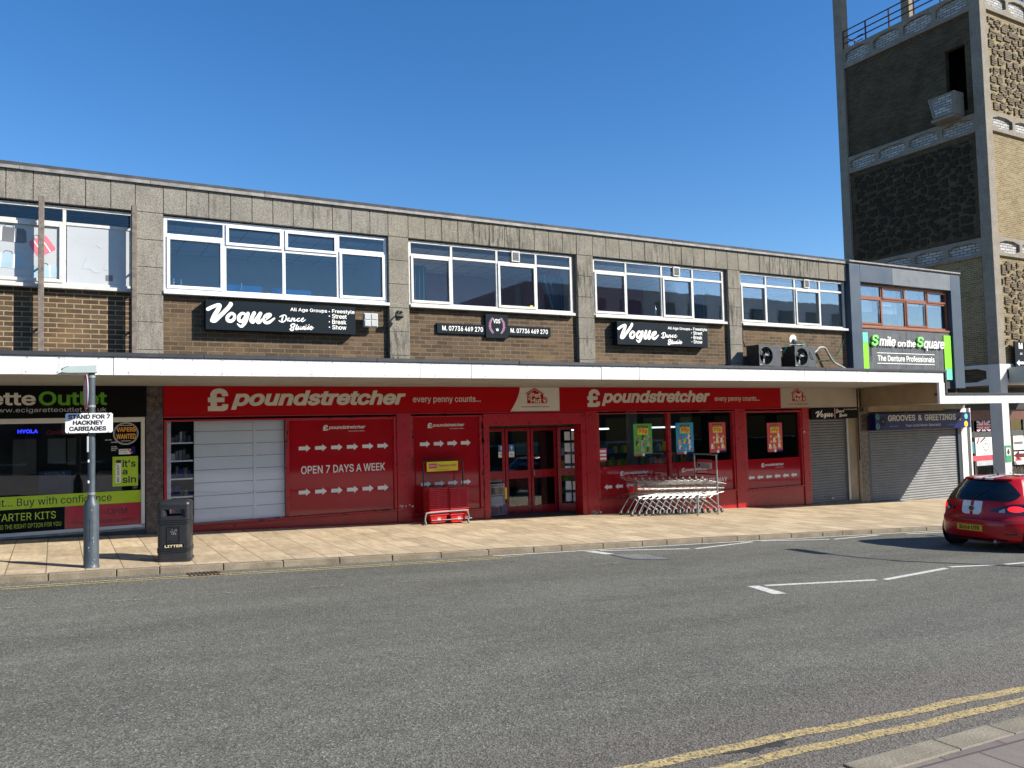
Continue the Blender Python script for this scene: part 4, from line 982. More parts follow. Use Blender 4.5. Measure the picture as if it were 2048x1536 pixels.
DANCE = [[(1.637,0.363,0.04),(1.619,0.313,0.04),(1.609,0.263,0.04)],[(1.564,0.355,0.024),(1.62,0.387,0.033),(1.673,0.402,0.028),(1.707,0.371,0.036),(1.702,0.307,0.036),(1.667,0.256,0.036),(1.609,0.233,0.028),(1.546,0.265,0.024)],[(1.775,0.335,0.028),(1.746,0.318,0.033),(1.736,0.268,0.036),(1.77,0.29,0.024),(1.795,0.335,0.028),(1.775,0.28,0.033),(1.789,0.261,0.028),(1.819,0.297,0.019)],[(1.844,0.338,0.033),(1.829,0.297,0.036),(1.819,0.262,0.036)],[(1.829,0.297,0.024),(1.878,0.334,0.028),(1.893,0.325,0.036),(1.878,0.275,0.033),(1.902,0.271,0.024),(1.937,0.307,0.019)],[(2.002,0.34,0.028),(1.962,0.323,0.033),(1.952,0.283,0.033),(1.981,0.269,0.028),(2.026,0.296,0.019)],[(2.036,0.296,0.019),(2.091,0.334,0.028),(2.086,0.353,0.024),(2.051,0.322,0.033),(2.046,0.282,0.033),(2.081,0.268,0.024),(2.141,0.316,0.017)],[(1.871,0.13,0.038),(1.897,0.186,0.038),(1.867,0.205,0.033),(1.813,0.173,0.038),(1.822,0.133,0.038),(1.866,0.1,0.04),(1.856,0.055,0.038),(1.817,0.049,0.038),(1.792,0.073,0.038),(1.812,0.098,0.033)],[(1.951,0.183,0.033),(1.931,0.133,0.038),(1.92,0.078,0.036),(1.945,0.074,0.024),(1.975,0.119,0.019)],[(1.985,0.145,0.033),(1.965,0.099,0.036),(1.964,0.074,0.028),(1.994,0.09,0.024),(2.04,0.147,0.033),(2.019,0.096,0.036),(2.029,0.077,0.028),(2.059,0.108,0.019)],[(2.109,0.15,0.028),(2.079,0.133,0.033),(2.069,0.093,0.036),(2.094,0.094,0.024),(2.164,0.192,0.036),(2.129,0.12,0.038),(2.118,0.085,0.036),(2.143,0.086,0.024),(2.174,0.122,0.019)],[(2.214,0.154,0.033),(2.188,0.103,0.038),(2.188,0.083,0.028),(2.224,0.109,0.019)],[(2.217,0.191,0.028),(2.222,0.194,0.028)],[(2.264,0.156,0.028),(2.239,0.115,0.036),(2.253,0.085,0.033),(2.289,0.101,0.028),(2.289,0.152,0.028),(2.264,0.156,0.028),(2.294,0.122,0.024),(2.329,0.131,0.017)]]
def vogue(mb, ox, oz, k, kx, y, dx=None, dz=0.0, dk=None):
    for i, s in enumerate(VOGUE): mb.stroke(s, y - .0005 * i, m_letter, ox, oz, k, kx)
    a, b, c = dx or ox, oz + dz, dk or k
    for i, s in enumerate(DANCE): mb.stroke(s, y - .0005 * (i % 3), m_letter, a, b, c, c * kx / k)
mb = MB(); mb.box(19.33, -.13, 2.035, 21.57, -.02, 2.375, m_blackp); mb.box(20.44, -.133, 2.035, 20.475, -.131, 2.375, m_purple)
sg = mb.build("doorway_header_sign"); tag(sg, "small black dance studio sign with white script above the narrow grey shutter", "sign")
mb = MB()
for i, s in enumerate(VOGUE): mb.stroke(s, -.133 - .0005 * i, m_letter, 19.52, 2.01, .46, .60)
for i, s in enumerate(DANCE): mb.stroke(s, -.133 - .0005 * (i % 3), m_letter, 20.55 - 1.546 * .75, 2.045, .72, .72)
mb.text("M. 07736 469 270", 20.92, 21.55, 2.305, 2.345, -.133, m_letter, 0, .01); mb.build("lettering", sg)

# ================================================================== SHUTTERED MUSIC SHOP
gs = thing("shuttered_music_shop", "wide grey roller shutter partly sunlit under a navy blue sign", "shop front", (24.7, 0, -.9))
shutter(gs, 22.24, 27.24, 1.62, .02, m_steel)
mb = MB(); mb.bars([(22.165, -.06, -1.4, 22.262, .12, 1.60), (27.215, -.06, -1.5, 27.40, .12, 1.60)], m_navyfr); mb.box(22.165, -.10, 1.60, 22.35, .1, 2.1, m_acd)
mb.build("guide_rail", gs, bevel=.004)
mb = MB(); mb.box(27.405, -.08, -1.6, 27.75, .2, 2.3, m_wplas); mb.build("white_pier", gs, bevel=.008)
mb = MB(); mb.box(27.755, -.07, -1.6, 27.95, .2, 2.3, m_acg); mb.box(27.952, -.075, -1.6, 28.03, .2, 2.3, m_wplas); mb.build("grey_pier", gs)
mb = MB(); mb.box(22.165, .0, 1.60, 27.4, .2, 2.44, m_beige); mb.build("header_panel", gs)
mb = MB(); mb.box(22.22, -.33, 1.585, 27.60, -.10, 2.155, m_navy); sg = mb.build("music_shop_sign", bevel=.004); tag(sg, "navy blue music shop sign with cream capital lettering above the wide shutter", "sign")
mb = MB(); y = -.334
for s, a, b, z0, z1 in (("GROOVES", 22.88, 24.36, 1.89, 2.10), ("&", 24.52, 24.74, 1.89, 2.09), ("GREETINGS", 24.88, 26.70, 1.88, 2.10)): mb.text(s, a, b, z0, z1, y, m_cream, 0, .022)
mb.text("Your Local Music Specialist", 23.81, 25.79, 1.665, 1.775, y, m_cream, 0, .006); mb.text("07971 352955", 22.98, 23.41, 1.69, 1.73, y, m_grey2); mb.text("07949306384", 26.21, 26.63, 1.70, 1.735, y, m_grey2)
for z in (2.045, 1.73): mb.ring(22.33, z, .09, .014, y, m_teal, 24); mb.tube([(22.29, y, z + .035), (22.31, y, z - .005), (22.36, y, z - .035)], .009, m_teal, 5)
for x in (22.61, 26.97): mb.disc(x, 1.885, .14, y, m_blackp, 28); mb.ring(x, 1.885, .115, .006, y - .002, m_grey1, 28); mb.disc(x, 1.885, .05, y - .002, m_grey1, 18); mb.disc(x, 1.885, .02, y - .003, m_blackp, 10)
mb.disc(27.33, 2.0, .10, y, m_teal, 24); mb.disc(27.31, 1.72, .11, y, m_yelp, 24)
mb.ring(27.31, 1.72, .05, .012, y - .002, m_blk, 16); mb.tube([(27.30, y - .003, 1.98), (27.33, y - .003, 2.03), (27.36, y - .003, 1.97)], .012, m_letter, 5)
mb.build("lettering", sg)

# ================================================================== SIGNS AND FITTINGS ON THE UPPER WALL
def vsign(x0, z0, x1, z1, label, tilt=0):
    mb = MB(); mb.box(x0, -.13, z0, x1, .10, z1, m_slate); o = mb.build("dance_studio_sign", bevel=.006); tag(o, label, "sign", "dance studio signs on the brick wall")
    mb = MB(); k = (z1 - z0) / .67; kx = (x1 - x0) / 3.31
    vogue(mb, x0, z0, k, kx, -.132)
    X = lambda a: x0 + a * kx; Z = lambda b: z0 + b * k
    mb.text("All Age Groups", X(1.80), X(2.64), Z(.485), Z(.585), -.132, m_letter, 0, .01)
    for s, z, x in (("Freestyle", .485, 3.29), ("Street", .375, 3.10), ("Break", .24, 3.09), ("Show", .11, 3.09)):
        mb.text(s, X(2.755), X(x), Z(z), Z(z + (.105 if s != "Freestyle" else .11)), -.132, m_letter, 0, .010); mb.disc(X(2.69), Z(z + .05), .014, -.132, m_letter, 8)
    mb.build("lettering", o)
vsign(.82, 4.245, 4.13, 4.885, "dark slate dance studio sign with white brush script, larger left one beside the floodlight")
vsign(11.68, 4.235, 15.02, 4.885, "dark slate dance studio sign with white brush script, smaller one near the fan units")
for a, b, z0, z1, tx, lb in ((6.29, 7.63, 4.385, 4.635, 6.43, "narrow dark phone number sign left of the laurel crest"), (8.30, 9.61, 4.395, 4.645, 8.38, "narrow dark phone number sign right of the laurel crest")):
    mb = MB(); mb.box(a, .06, z0, b, .118, z1, m_slate); o = mb.build("phone_number_sign"); tag(o, lb, "sign", "phone number signs")
    mb = MB(); mb.text("M. 07736 469 270", tx, tx + 1.14, z0 + .07, z1 - .06, .058, m_letter, 0, .012); mb.build("lettering", o)
mb = MB(); mb.box(7.64, .03, 4.31, 8.29, .118, 4.92, m_slate); o = mb.build("crest_sign"); tag(o, "square dark sign with pink laurel wreath and white initials, centre of wall", "sign")
mb = MB(); y = .026
mb.text("VDS", 7.86, 8.06, 4.69, 4.80, y, m_letter, 0, .015)
mb.sheet_y([(7.945, 4.49), (8.0, 4.49), (8.015, 4.56), (7.99, 4.53), (7.972, 4.57), (7.955, 4.53), (7.93, 4.56)], y, m_letter)
for sgn in (-1, 1):
    for k in range(13):
        a = R(-58 + k * 9.2); cx = 7.965 + sgn * .205 * math.cos(a); cz = 4.63 + .225 * math.sin(a); L = .05 - abs(k - 5) * .0025
        for turn in (1, -1):
            b = (math.pi - a if sgn < 0 else a) + sgn * turn * .9 + (math.pi / 2 * sgn) * .9; dx, dz = math.cos(b), math.sin(b)
            mb.sheet_y([(cx, cz), (cx + dx * L * .5 - dz * .010, cz + dz * L * .5 + dx * .010), (cx + dx * L, cz + dz * L), (cx + dx * L * .5 + dz * .010, cz + dz * L * .5 - dx * .010)], y - .0004 * (k % 3), m_purple)
mb.build("lettering", o)
fl = thing("floodlight", "square pale floodlight with a white face on the brick wall right of the first sign", "light", (4.5, -.1, 4.6))
mb = MB(); mb.box(4.34, -.12, 4.44, 4.69, -.02, 4.77, m_lamp); mb.build("housing", fl, bevel=.015)
mb = MB(); mb.box(4.36, -.135, 4.46, 4.505, -.118, 4.60, plain('milky_lens', (.42, .42, .40), .4)); mb.box(4.525, -.135, 4.46, 4.67, -.118, 4.60, plain('milky_lens', (.42, .42, .40), .4)); mb.box(4.36, -.135, 4.62, 4.505, -.118, 4.75, plain('milky_lens', (.42, .42, .40), .4)); mb.box(4.525, -.135, 4.62, 4.67, -.118, 4.75, plain('milky_lens', (.42, .42, .40), .4)); mb.build("lens", fl, bevel=.006)
mb = MB(); mb.box(4.46, -.02, 4.5, 4.56, .13, 4.62, m_acd); mb.tube([(4.69, -.05, 4.68), (4.78, .08, 4.74)], .012, m_acd); mb.build("bracket", fl)
cc = thing("security_camera", "small black security camera bracketed to the concrete pilaster", "camera", (5.25, -.1, 4.75))
mb = MB(); mb.box(5.22, -.05, 4.68, 5.31, .0, 4.88, m_acd); mb.tube([(5.265, -.05, 4.80), (5.27, -.16, 4.84), (5.25, -.24, 4.80)], .018, m_acd); mb.build("bracket", cc)
mb = MB(); mb.lathe([(.012, 0), (.055, .015), (.06, .16), (.045, .2)], m_acd, 14, 'x', (5.08, -.22, 4.72)); mb.build("camera_body", cc, smooth=True)
# air conditioning units standing on the canopy roof
def ac(x, label):
    t = thing("fan_unit", label, "air conditioner", (x, -.45, 3.64), "fan units on the canopy roof")
    mb = MB(); mb.box(x, -.68, 3.66, x + .50, -.2, 4.30, m_acg)
    mb = MB(); W = .93
    mb.box(x, -.20, 3.66, x + W, -.19, 4.31, m_acd); mb.box(x, -.68, 3.66, x + .012, -.2, 4.31, m_acd); mb.box(x + W - .012, -.68, 3.66, x + W, -.2, 4.31, m_acg); mb.box(x, -.69, 4.298, x + W, -.19, 4.312, m_acg); mb.box(x, -.68, 3.655, x + W, -.2, 3.668, m_acd)  # panels turned away from the sun take a darker colour as painted shade
    cx, cz, r = x + .31, 3.985, .265     # front plate with a round opening
    n = 40; v = []; f = []
    for i in range(n):
        a = 2 * math.pi * i / n; c, s_ = math.cos(a), math.sin(a); k = 1 / max(abs(c), abs(s_))
        v += [(cx + r * c, -.692, cz + r * s_), (cx + (.30 if abs(c) >= abs(s_) else .30) * c * k, -.692, cz + .31 * s_ * k)]
    for i in range(n): j = (i + 1) % n; f.append((2 * i, 2 * i + 1, 2 * j + 1, 2 * j))
    mb.add(v, f, m_acg); mb.box(x + .612, -.692, 3.66, x + W, -.66, 4.31, m_acg); mb.box(x + .02, -.697, 3.70, x + .11, -.693, 3.72, m_grey2)
    mb.build("casing", t, bevel=.004)
    mb = MB(); mb.lathe([(.05, 0), (.05, .06)], m_acd, 12, 'y', (cx, -.56, cz))
    for k, b in enumerate((.5, 2.6, 4.7)):
        pts = [(.05, -.3), (.14, -.5), (.24, -.35), (.25, .1), (.15, .3), (.05, .2)]; c, s_ = math.cos(b), math.sin(b)
        v = [(cx + p * math.cos(b + q2), -.60 + .06 * q2, cz + p * math.sin(b + q2)) for p, q2 in pts]
        mb.add(v, [tuple(range(6))], m_lamp if k == 2 else m_gplas)
    mb.build("fan", t)
    mb = MB()
    for rr in (.09, .15, .21, .262): mb.tube([(cx + rr * math.cos(2 * math.pi * i / 28), -.70, cz + rr * math.sin(2 * math.pi * i / 28)) for i in range(28)], .004, m_acd, 4, closed=True)
    for k in range(6):
        a = k * math.pi / 3; mb.tube([(cx + .05 * math.cos(a), -.70, cz + .05 * math.sin(a)), (cx + .265 * math.cos(a), -.70, cz + .265 * math.sin(a))], .004, m_acd, 4)
    mb.build("grille", t)
ac(16.52, "charcoal fan unit on the canopy roof, left of the pair"); ac(18.06, "charcoal fan unit on the canopy roof, draped with green cable")
mb = MB(); mb.tube(spline([(17.4, -.25, 4.20), (18.1, -.25, 4.20), (19.0, -.2, 4.16), (19.5, -.15, 4.17), (19.75, -.1, 4.26), (19.9, -.08, 4.36), (20.1, -.08, 4.38), (20.22, -.08, 4.33), (20.45, -.1, 4.0), (20.6, -.12, 3.86), (20.85, -.15, 3.76), (21.15, -.2, 3.62)], 5), .035, plain('dull_grey_pipe', (.27, .26, .24), .6), 8)
mb.tube(spline([(19.0, -.2, 4.05), (19.45, -.15, 4.05), (19.55, -.1, 3.95), (19.7, -.05, 3.80), (19.95, -.05, 3.6)], 5), .03, m_wood, 8)
tag(mb.build("service_pipe", smooth=True), "grey service pipe bending down the brick wall right of the fan units", "pipe")
mb = MB(); random.seed(2)
for k in range(3): mb.tube(spline([(17.75 + .05 * k, -.45, 4.1), (17.9, -.6, 4.33), (18.3, -.5 - .05 * k, 4.36), (18.65, -.6, 4.33 + .03 * k), (18.85, -.4, 4.40), (18.95, -.1, 4.50)], 5), .012, m_cable, 5)
mb.tube(spline([(18.72, -.6, 4.32), (18.74, -.71, 4.1), (18.86, -.71, 3.92), (19.1, -.5, 3.88), (19.4, -.1, 3.84), (19.75, .06, 3.9), (20.1, .08, 3.95), (20.9, .08, 4.1), (21.3, .08, 4.6), (21.42, .08, 4.9)], 5), .010, m_cable, 5)
mb.lathe([(.10, 0), (.11, .06), (.05, .09)], m_acg, 14, 'y', (18.98, .12, 4.56)); mb.disc(18.93, 4.62, .17, .115, m_letter, 9); 
tag(mb.build("green_cable", smooth=True), "tangled green cable trailing over the right fan unit and along the bricks", "cable")
mb = MB(); mb.tube([(16.62, .05, 4.9), (16.63, .05, 4.5), (16.7, .03, 4.32), (16.85, -.1, 4.27)], .02, m_acd); tag(mb.build("black_hose", smooth=True), "black hose running down the wall into the left fan unit", "hose")

# bottles on the sills and mats inside
mb = MB(); mb.lathe([(.028, 0), (.034, .01), (.034, .12), (.028, .15), (.012, .18), (.012, .2)], g_bot, 12); mb.lathe([(.014, .2), (.014, .222)], m_signw, 10)
b0 = mb.build("water_bottle", smooth=True)
bl = ((.22, .16, 5.13, "clear water bottle at the far left corner of the white window sill"), (.36, .16, 5.13, "clear water bottle second from the left corner on the white window sill"), (1.62, .2, 5.13, "clear water bottle in front of the blue mat inside the window"), (13.33, .2, 5.13, "clear water bottle on the sill above the second dance sign"))
for i, (x, y, z, lb) in enumerate(bl):
    o = b0 if i == 0 else b0.copy()
    if i: COL.objects.link(o)
    o.location = (x, y, z); o.scale = (1, 1, 1) if i < 3 else (1.3, 1.3, 1.5); tag(o, lb, "bottle", "water bottles on the upstairs sills")
for a, b, z, lb in ((1.28, 2.1, 5.32, "bright blue foam mat leaning inside the window, left one behind a bottle"), (2.3, 2.62, 5.30, "bright blue foam mat seen beside the window centre mullion"), (2.63, 3.22, 5.29, "bright blue foam mat inside the window, right of the centre mullion")):
    mb = MB(); mb.box(a, .3, 4.4, b, .36, z, m_mat); tag(mb.build("foam_mat", bevel=.01), lb, "mat", "blue mats in the studio window")
mb = MB(); mb.box(9.02, .1, 5.13, 9.16, .118, 5.22, m_yell); tag(mb.build("yellow_window_sticker"), "small yellow sticker in the lower corner of the middle upstairs window", "sticker")

# ================================================================== STREET FURNITURE
def rrect(w, d, r, z, n=5, cx=0, cy=0):
    out = []
    for sx, sy, a0 in ((1, -1, -90), (1, 1, 0), (-1, 1, 90), (-1, -1, 180)):
        for k in range(n + 1):
            a = R(a0 + 90 * k / n); out.append((cx + sx * (w / 2 - r) + r * math.cos(a), cy + sy * (d / 2 - r) + r * math.sin(a), z))
    return out
def loft(mb, rings, m, cap=True):
    n = len(rings[0]); v = [p for q in rings for p in q]; f = []
    for i in range(len(rings) - 1):
        for j in range(n): f.append((i * n + j, i * n + (j + 1) % n, (i + 1) * n + (j + 1) % n, (i + 1) * n + j))
    if cap: f += [tuple(range(n - 1, -1, -1)), tuple((len(rings) - 1) * n + j for j in range(n))]
    return mb.add(v, f, m)
lb = thing("litter_bin", "square black plastic litter bin with gold lettering at the pavement edge", "litter bin")
W, D = .50, .46
mb = MB(); rg = [rrect(W + .03, D + .03, .07, 0), rrect(W + .03, D + .03, .07, .035), rrect(W, D, .07, .045)]
def rib(z):
    rg.extend([rrect(W, D, .07, z), rrect(W + .022, D + .022, .075, z + .006), rrect(W + .022, D + .022, .075, z + .018), rrect(W, D, .07, z + .024)])
for z in (.15, .178, .206): rib(z)
for z in (.60, .632, .664): rib(z)
rg.append(rrect(W, D, .07, .70)); loft(mb, rg, m_iron); mb.build("body", lb, smooth=True)
mb = MB()
for sy in (-1, 1):
    y0, y1 = sorted((sy * D / 2, sy * (D / 2 - .035)))
    mb.bars([(-W / 2 + .05, y0, .70, W / 2 - .05, y1, .735), (-W / 2 + .05, y0, .845, W / 2 - .05, y1, .90), (-W / 2 + .05, y0, .735, -.18, y1, .845), (.18, y0, .735, W / 2 - .05, y1, .845)], m_iron)
    for k in (-1, 1): mb.box(k * .185 - .008, sy * D / 2 - .012 * (1 - sy), .73, k * .185 + .008, sy * D / 2 + .012 * (1 + sy), .85, m_iron)
for sx in (-1, 1):
    mb.box(sx * W / 2, -D / 2 + .05, .70, sx * (W / 2 - .03), D / 2 - .05, .90, m_iron)
    for sy in (-1, 1): loft(mb, [[(sx * (W / 2 - .07) + .07 * math.cos(2 * math.pi * k / 16), sy * (D / 2 - .07) + .07 * math.sin(2 * math.pi * k / 16), z) for k in range(16)] for z in (.70, .90)], m_iron)
mb.build("hood", lb, smooth=True)
mb = MB(); loft(mb, [rrect(W + .01, D + .01, .075, .895), rrect(W + .015, D + .015, .08, .93), rrect(W - .01, D - .01, .08, .955), rrect(W - .07, D - .07, .07, .975), rrect(W - .2, D - .2, .05, .985)], m_iron); mb.build("lid", lb, smooth=True)
mb = MB(); y = -D / 2
mb.bars([(-.10, y - .012, .315, -.088, y, .565), (.088, y - .012, .315, .10, y, .565), (-.10, y - .012, .565, .10, y, .577), (-.10, y - .012, .303, .10, y, .315), (-.075, y - .008, .34, .075, y, .345), (-.075, y - .008, .535, .075, y, .54)], m_iron)
random.seed(4)
for k in range(26): mb.lathe([(.006, 0), (.004, .006)], m_gplas, 6, 'y', (random.uniform(-.045, .045), y, .48 + random.uniform(-.045, .045)))
mb.build("crest_panel", lb)
mb = MB(); mb.box(-.155, y - .006, .225, .155, y, .285, m_blackp); mb.text("LITTER", -.135, .135, .234, .275, y - .007, m_gold, 0, .03); mb.build("lettering", lb)
local(lb, (-.235, -3.88, pave_z(-.235, -3.9)), (0, 0, R(-14)))

PXx, PYy = -1.475, -4.12
lp = thing("lamp_post", "short grey-blue post with a box lantern on top at the pavement edge", "lamp post", (PXx, PYy, .03))
mb = MB(); g0 = pave_z(PXx, PYy)
mb.lathe([(.125, 0), (.112, .02), (.108, .06), (.108, .93), (.102, .97), (.06, 1.05), (.052, 1.09), (.052, 1.6), (.048, 3.02)], m_post, 22, 'z', (PXx, PYy, g0))
mb.build("post", lp, smooth=True)
mb = MB()
for z in (2.93, 2.47, 1.12): mb = MB(); mb.tube([(PXx, PYy, z), (PXx, PYy, z + .035)], .056, m_galv, 16); mb.build("clamp_band", lp)
mb = MB()
mb.box(PXx - .065, PYy - .08, 1.78, PXx - .04, PYy - .045, 2.02, m_grey2); mb.box(PXx - .02, PYy - .112, .4, PXx + .02, PYy - .1, .75, m_post)
random.seed(9)
for k in range(10): mb.disc(PXx + random.uniform(-.05, .05), g0 + random.uniform(.05, .95), random.uniform(.004, .010), PYy - .1135, m_lamp, 6)
for z in (1.30, 1.62): mb.box(PXx - .052, PYy - .05, z, PXx - .03, PYy - .03, z + .04, m_signw)
mb.build("paint_chip", lp)
mb = MB(); x0, x1 = PXx - .41, PXx + .065
v = [(x0, PYy - .05, 3.035), (x0 + .03, PYy - .075, 3.085), (x0 + .10, PYy - .085, 3.11), (x1, PYy - .085, 3.125)]
top = [(x0, 3.03), (x0 + .02, 3.075), (x0 + .10, 3.105), (x1, 3.125), (x1, 3.01), (x0 + .10, 3.0), (x0 + .01, 3.005)]
mb.prism_y(top, PYy - .085, PYy + .085, m_lamp); mb.prism_y([(x0 - .01, 3.045), (x0 + .09, 3.107), (x0 + .09, 3.112), (x0 - .01, 3.06)], PYy - .088, PYy + .088, m_acg)
mb.build("lantern", lp, bevel=.015)
mb = MB(); mb.prism_y([(x + .0, z) for x, z in ((-1.815, 2.075), (-1.205, 2.075), (-1.185, 2.095), (-1.185, 2.36), (-1.205, 2.38), (-1.815, 2.38), (-1.835, 2.36), (-1.835, 2.095))], -4.235, -4.228, m_signw)
o = mb.build("taxi_rank_sign"); tag(o, "white rectangular taxi rank sign with black capitals clamped to the short post", "sign")
mb = MB(); y = -4.237
mb.text("STAND FOR 7", -1.80, -1.22, 2.288, 2.358, y, m_blk, 0, .042); mb.text("HACKNEY", -1.735, -1.31, 2.197, 2.267, y, m_blk, 0, .042); mb.text("CARRIAGES", -1.785, -1.275, 2.104, 2.176, y, m_blk, 0, .042)
mb.build("lettering", o)
mb = MB()
for x, z in ((-1.79, 2.085), (-1.52, 2.085), (-1.25, 2.085), (-1.52, 2.372), (-1.25, 2.372)): mb.lathe([(.009, 0), (.006, .006)], m_acg, 8, 'y', (x, -4.236, z))
mb.box(-1.6, -4.228, 2.2, -1.35, -4.16, 2.24, m_galv); mb.build("bolt", o)
rsn = thing("round_road_sign", "round road sign seen edge-on against the lamp post above the white plate", "road sign", (-1.56, -4.33, 2.70))
mb = MB(); mb.lathe([(.27, 0), (.27, .012)], m_grey2, 36, 'x', (-1.566, -4.33, 2.70)); mb.box(-1.56, -4.35, 2.5, -1.545, -4.12, 2.53, m_galv); mb.box(-1.56, -4.35, 2.88, -1.545, -4.12, 2.91, m_galv); mb.build("plate_back", rsn, smooth=True)
mb = MB(); mb.lathe([(.272, 0), (.272, .004)], m_redpo, 36, 'x', (-1.570, -4.33, 2.70)); mb.lathe([(.21, 0), (.21, .002)], m_grey2, 36, 'x', (-1.5725, -4.33, 2.70)); mb.build("sign_face", rsn, smooth=True)
rsn.rotation_euler = (0, 0, R(4.5))

# shopping baskets in their stand
bs = thing("basket_stand", "black tubular basket stand with a yellow notice outside the red shopfront", "basket stand", (6.25, -.5, -.25))
mb = MB(); r = .019
gzb = lambda x: gz(x) + PAVE
hoop = lambda x0, x1, y, z, zb: spline([(x0, y, zb), (x0 + .0, y, z - .12), (x0 + .03, y, z - .03), (x0 + .12, y, z), (x1 - .12, y, z), (x1 - .03, y, z - .03), (x1, y, z - .12), (x1, y, zb)], 4)
mb.tube(hoop(5.72, 6.76, -.25, 1.24, -.15), r, m_blktube); mb.tube(hoop(5.52, 6.64, -.78, .06, -.15), r, plain('dull_grey_tube', (.20, .20, .20), .5))
for x in (5.72, 6.77): mb.tube([(x, -.25, -.15), (x - .17, -.78, -.17)], r, m_blktube); mb.tube([(x, -.25, .3), (x, -.6, -.14)], r * .8, m_blktube)
mb.tube([(5.72, -.45, -.13), (6.77, -.45, -.14)], r, m_blktube); mb.tube([(5.72, -.68, -.14), (6.77, -.68, -.15)], r, m_blktube)
mb.build("frame", bs, smooth=True)
for x, y in ((5.53, -.78), (6.63, -.78), (5.72, -.25), (6.77, -.25)):
    mb = MB(); mb.lathe([(.035, -.012), (.035, .012)], m_gplas, 14, 'x', (x, y, gzb(x) + .038)); mb.box(x - .02, y - .012, gzb(x) + .03, x + .02, y + .012, -.14, m_chrome); mb.build("castor", bs, smooth=True)
mb = MB(); mb.box(5.80, -.285, .985, 6.62, -.27, 1.215, m_yell); n_ = mb.build("notice", bs)
mb = MB(); mb.box(5.85, -.29, 1.06, 6.06, -.286, 1.175, m_redpo); mb.text("£poundstretcher", 5.865, 6.045, 1.10, 1.14, -.2915, m_letter, .2, .02); mb.text("Please take a basket", 6.10, 6.58, 1.09, 1.155, -.287, m_redpo, 0, .02); mb.text("fill it with savings in store", 6.04, 6.40, 1.01, 1.035, -.287, m_blk); mb.build("lettering", n_)
def make_basket():
    t = thing("shopping_basket", "", "basket")
    mb = MB(); H = .20; a, b = (.23, .155), (.185, .115)     # half sizes: top, bottom
    def ringz(k, e=0): return rrect(2 * (b[0] + (a[0] - b[0]) * k) + e, 2 * (b[1] + (a[1] - b[1]) * k) + e, .03, H * k, 3)
    loft(mb, [ringz(1, .052), [(x, y, z - .016) for x, y, z in ringz(1, .056)], [(x, y, z - .016) for x, y, z in ringz(1, .0)], ringz(1, 0.0), ringz(1, .052)], m_rplas, False)
    # lattice: rows of horizontal bars and upright ribs with gaps between
    for k in (0.02, .2, .38, .56, .74): loft(mb, [ringz(k, .004), ringz(k + .09, .004), ringz(k + .09, -.004), ringz(k, -.004), ringz(k, .004)], m_rplas, False)
    for i in range(13):
        u = -1 + i / 6
        for sy in (-1, 1):
            w = .012 if i in (4, 8) else .004
            mb.add([(u * b[0] * .9 - w, sy * b[1], 0), (u * b[0] * .9 + w, sy * b[1], 0), (u * a[0] * .9 + w, sy * a[1], H), (u * a[0] * .9 - w, sy * a[1], H)], [(0, 1, 2, 3)], m_rplas)
    for i in range(9):
        u = -1 + i / 4
        for sx in (-1, 1): mb.add([(sx * b[0], u * b[1] * .9 - .004, 0), (sx * b[0], u * b[1] * .9 + .004, 0), (sx * a[0], u * a[1] * .9 + .004, H), (sx * a[0], u * a[1] * .9 - .004, H)], [(0, 1, 2, 3)], m_rplas)
    mb.prism_z([(x, y) for x, y, z in rrect(2 * b[0], 2 * b[1], .03, 0, 3)], 0, .006, m_rplas)
    mb.build("body", t)
    mb = MB(); mb.box(-.03, -b[1] - .022, .06, .05, -b[1], .10, m_grey2); mb.build("price_label", t)
    mb = MB()
    for sy in (-1, 1): mb.tube([(-.2, sy * .14, H), (-.17, sy * .13, H + .012), (.17, sy * .13, H + .012), (.2, sy * .14, H)], .006, m_chrome, 5)
    mb.build("handle", t); return t
bk = make_basket(); first = True; NB = 15
for x, side in ((5.90, "left"), (6.42, "right")):
    for k in range(NB):
        loc = (x, -.56, gz(x) + .02 + k * .0435)
        lbl = {0: f"lowest red basket of the {side} stack, just above the ground", NB - 1: f"topmost red basket of the {side} stack in the stand"}.get(k, f"red plastic basket nested inside the {side} stack in the stand")
        o = bk if first else dup(bk, loc, lbl); o.location = loc; o['label'] = lbl; o['group'] = f"baskets in the {side} stack"; first = False

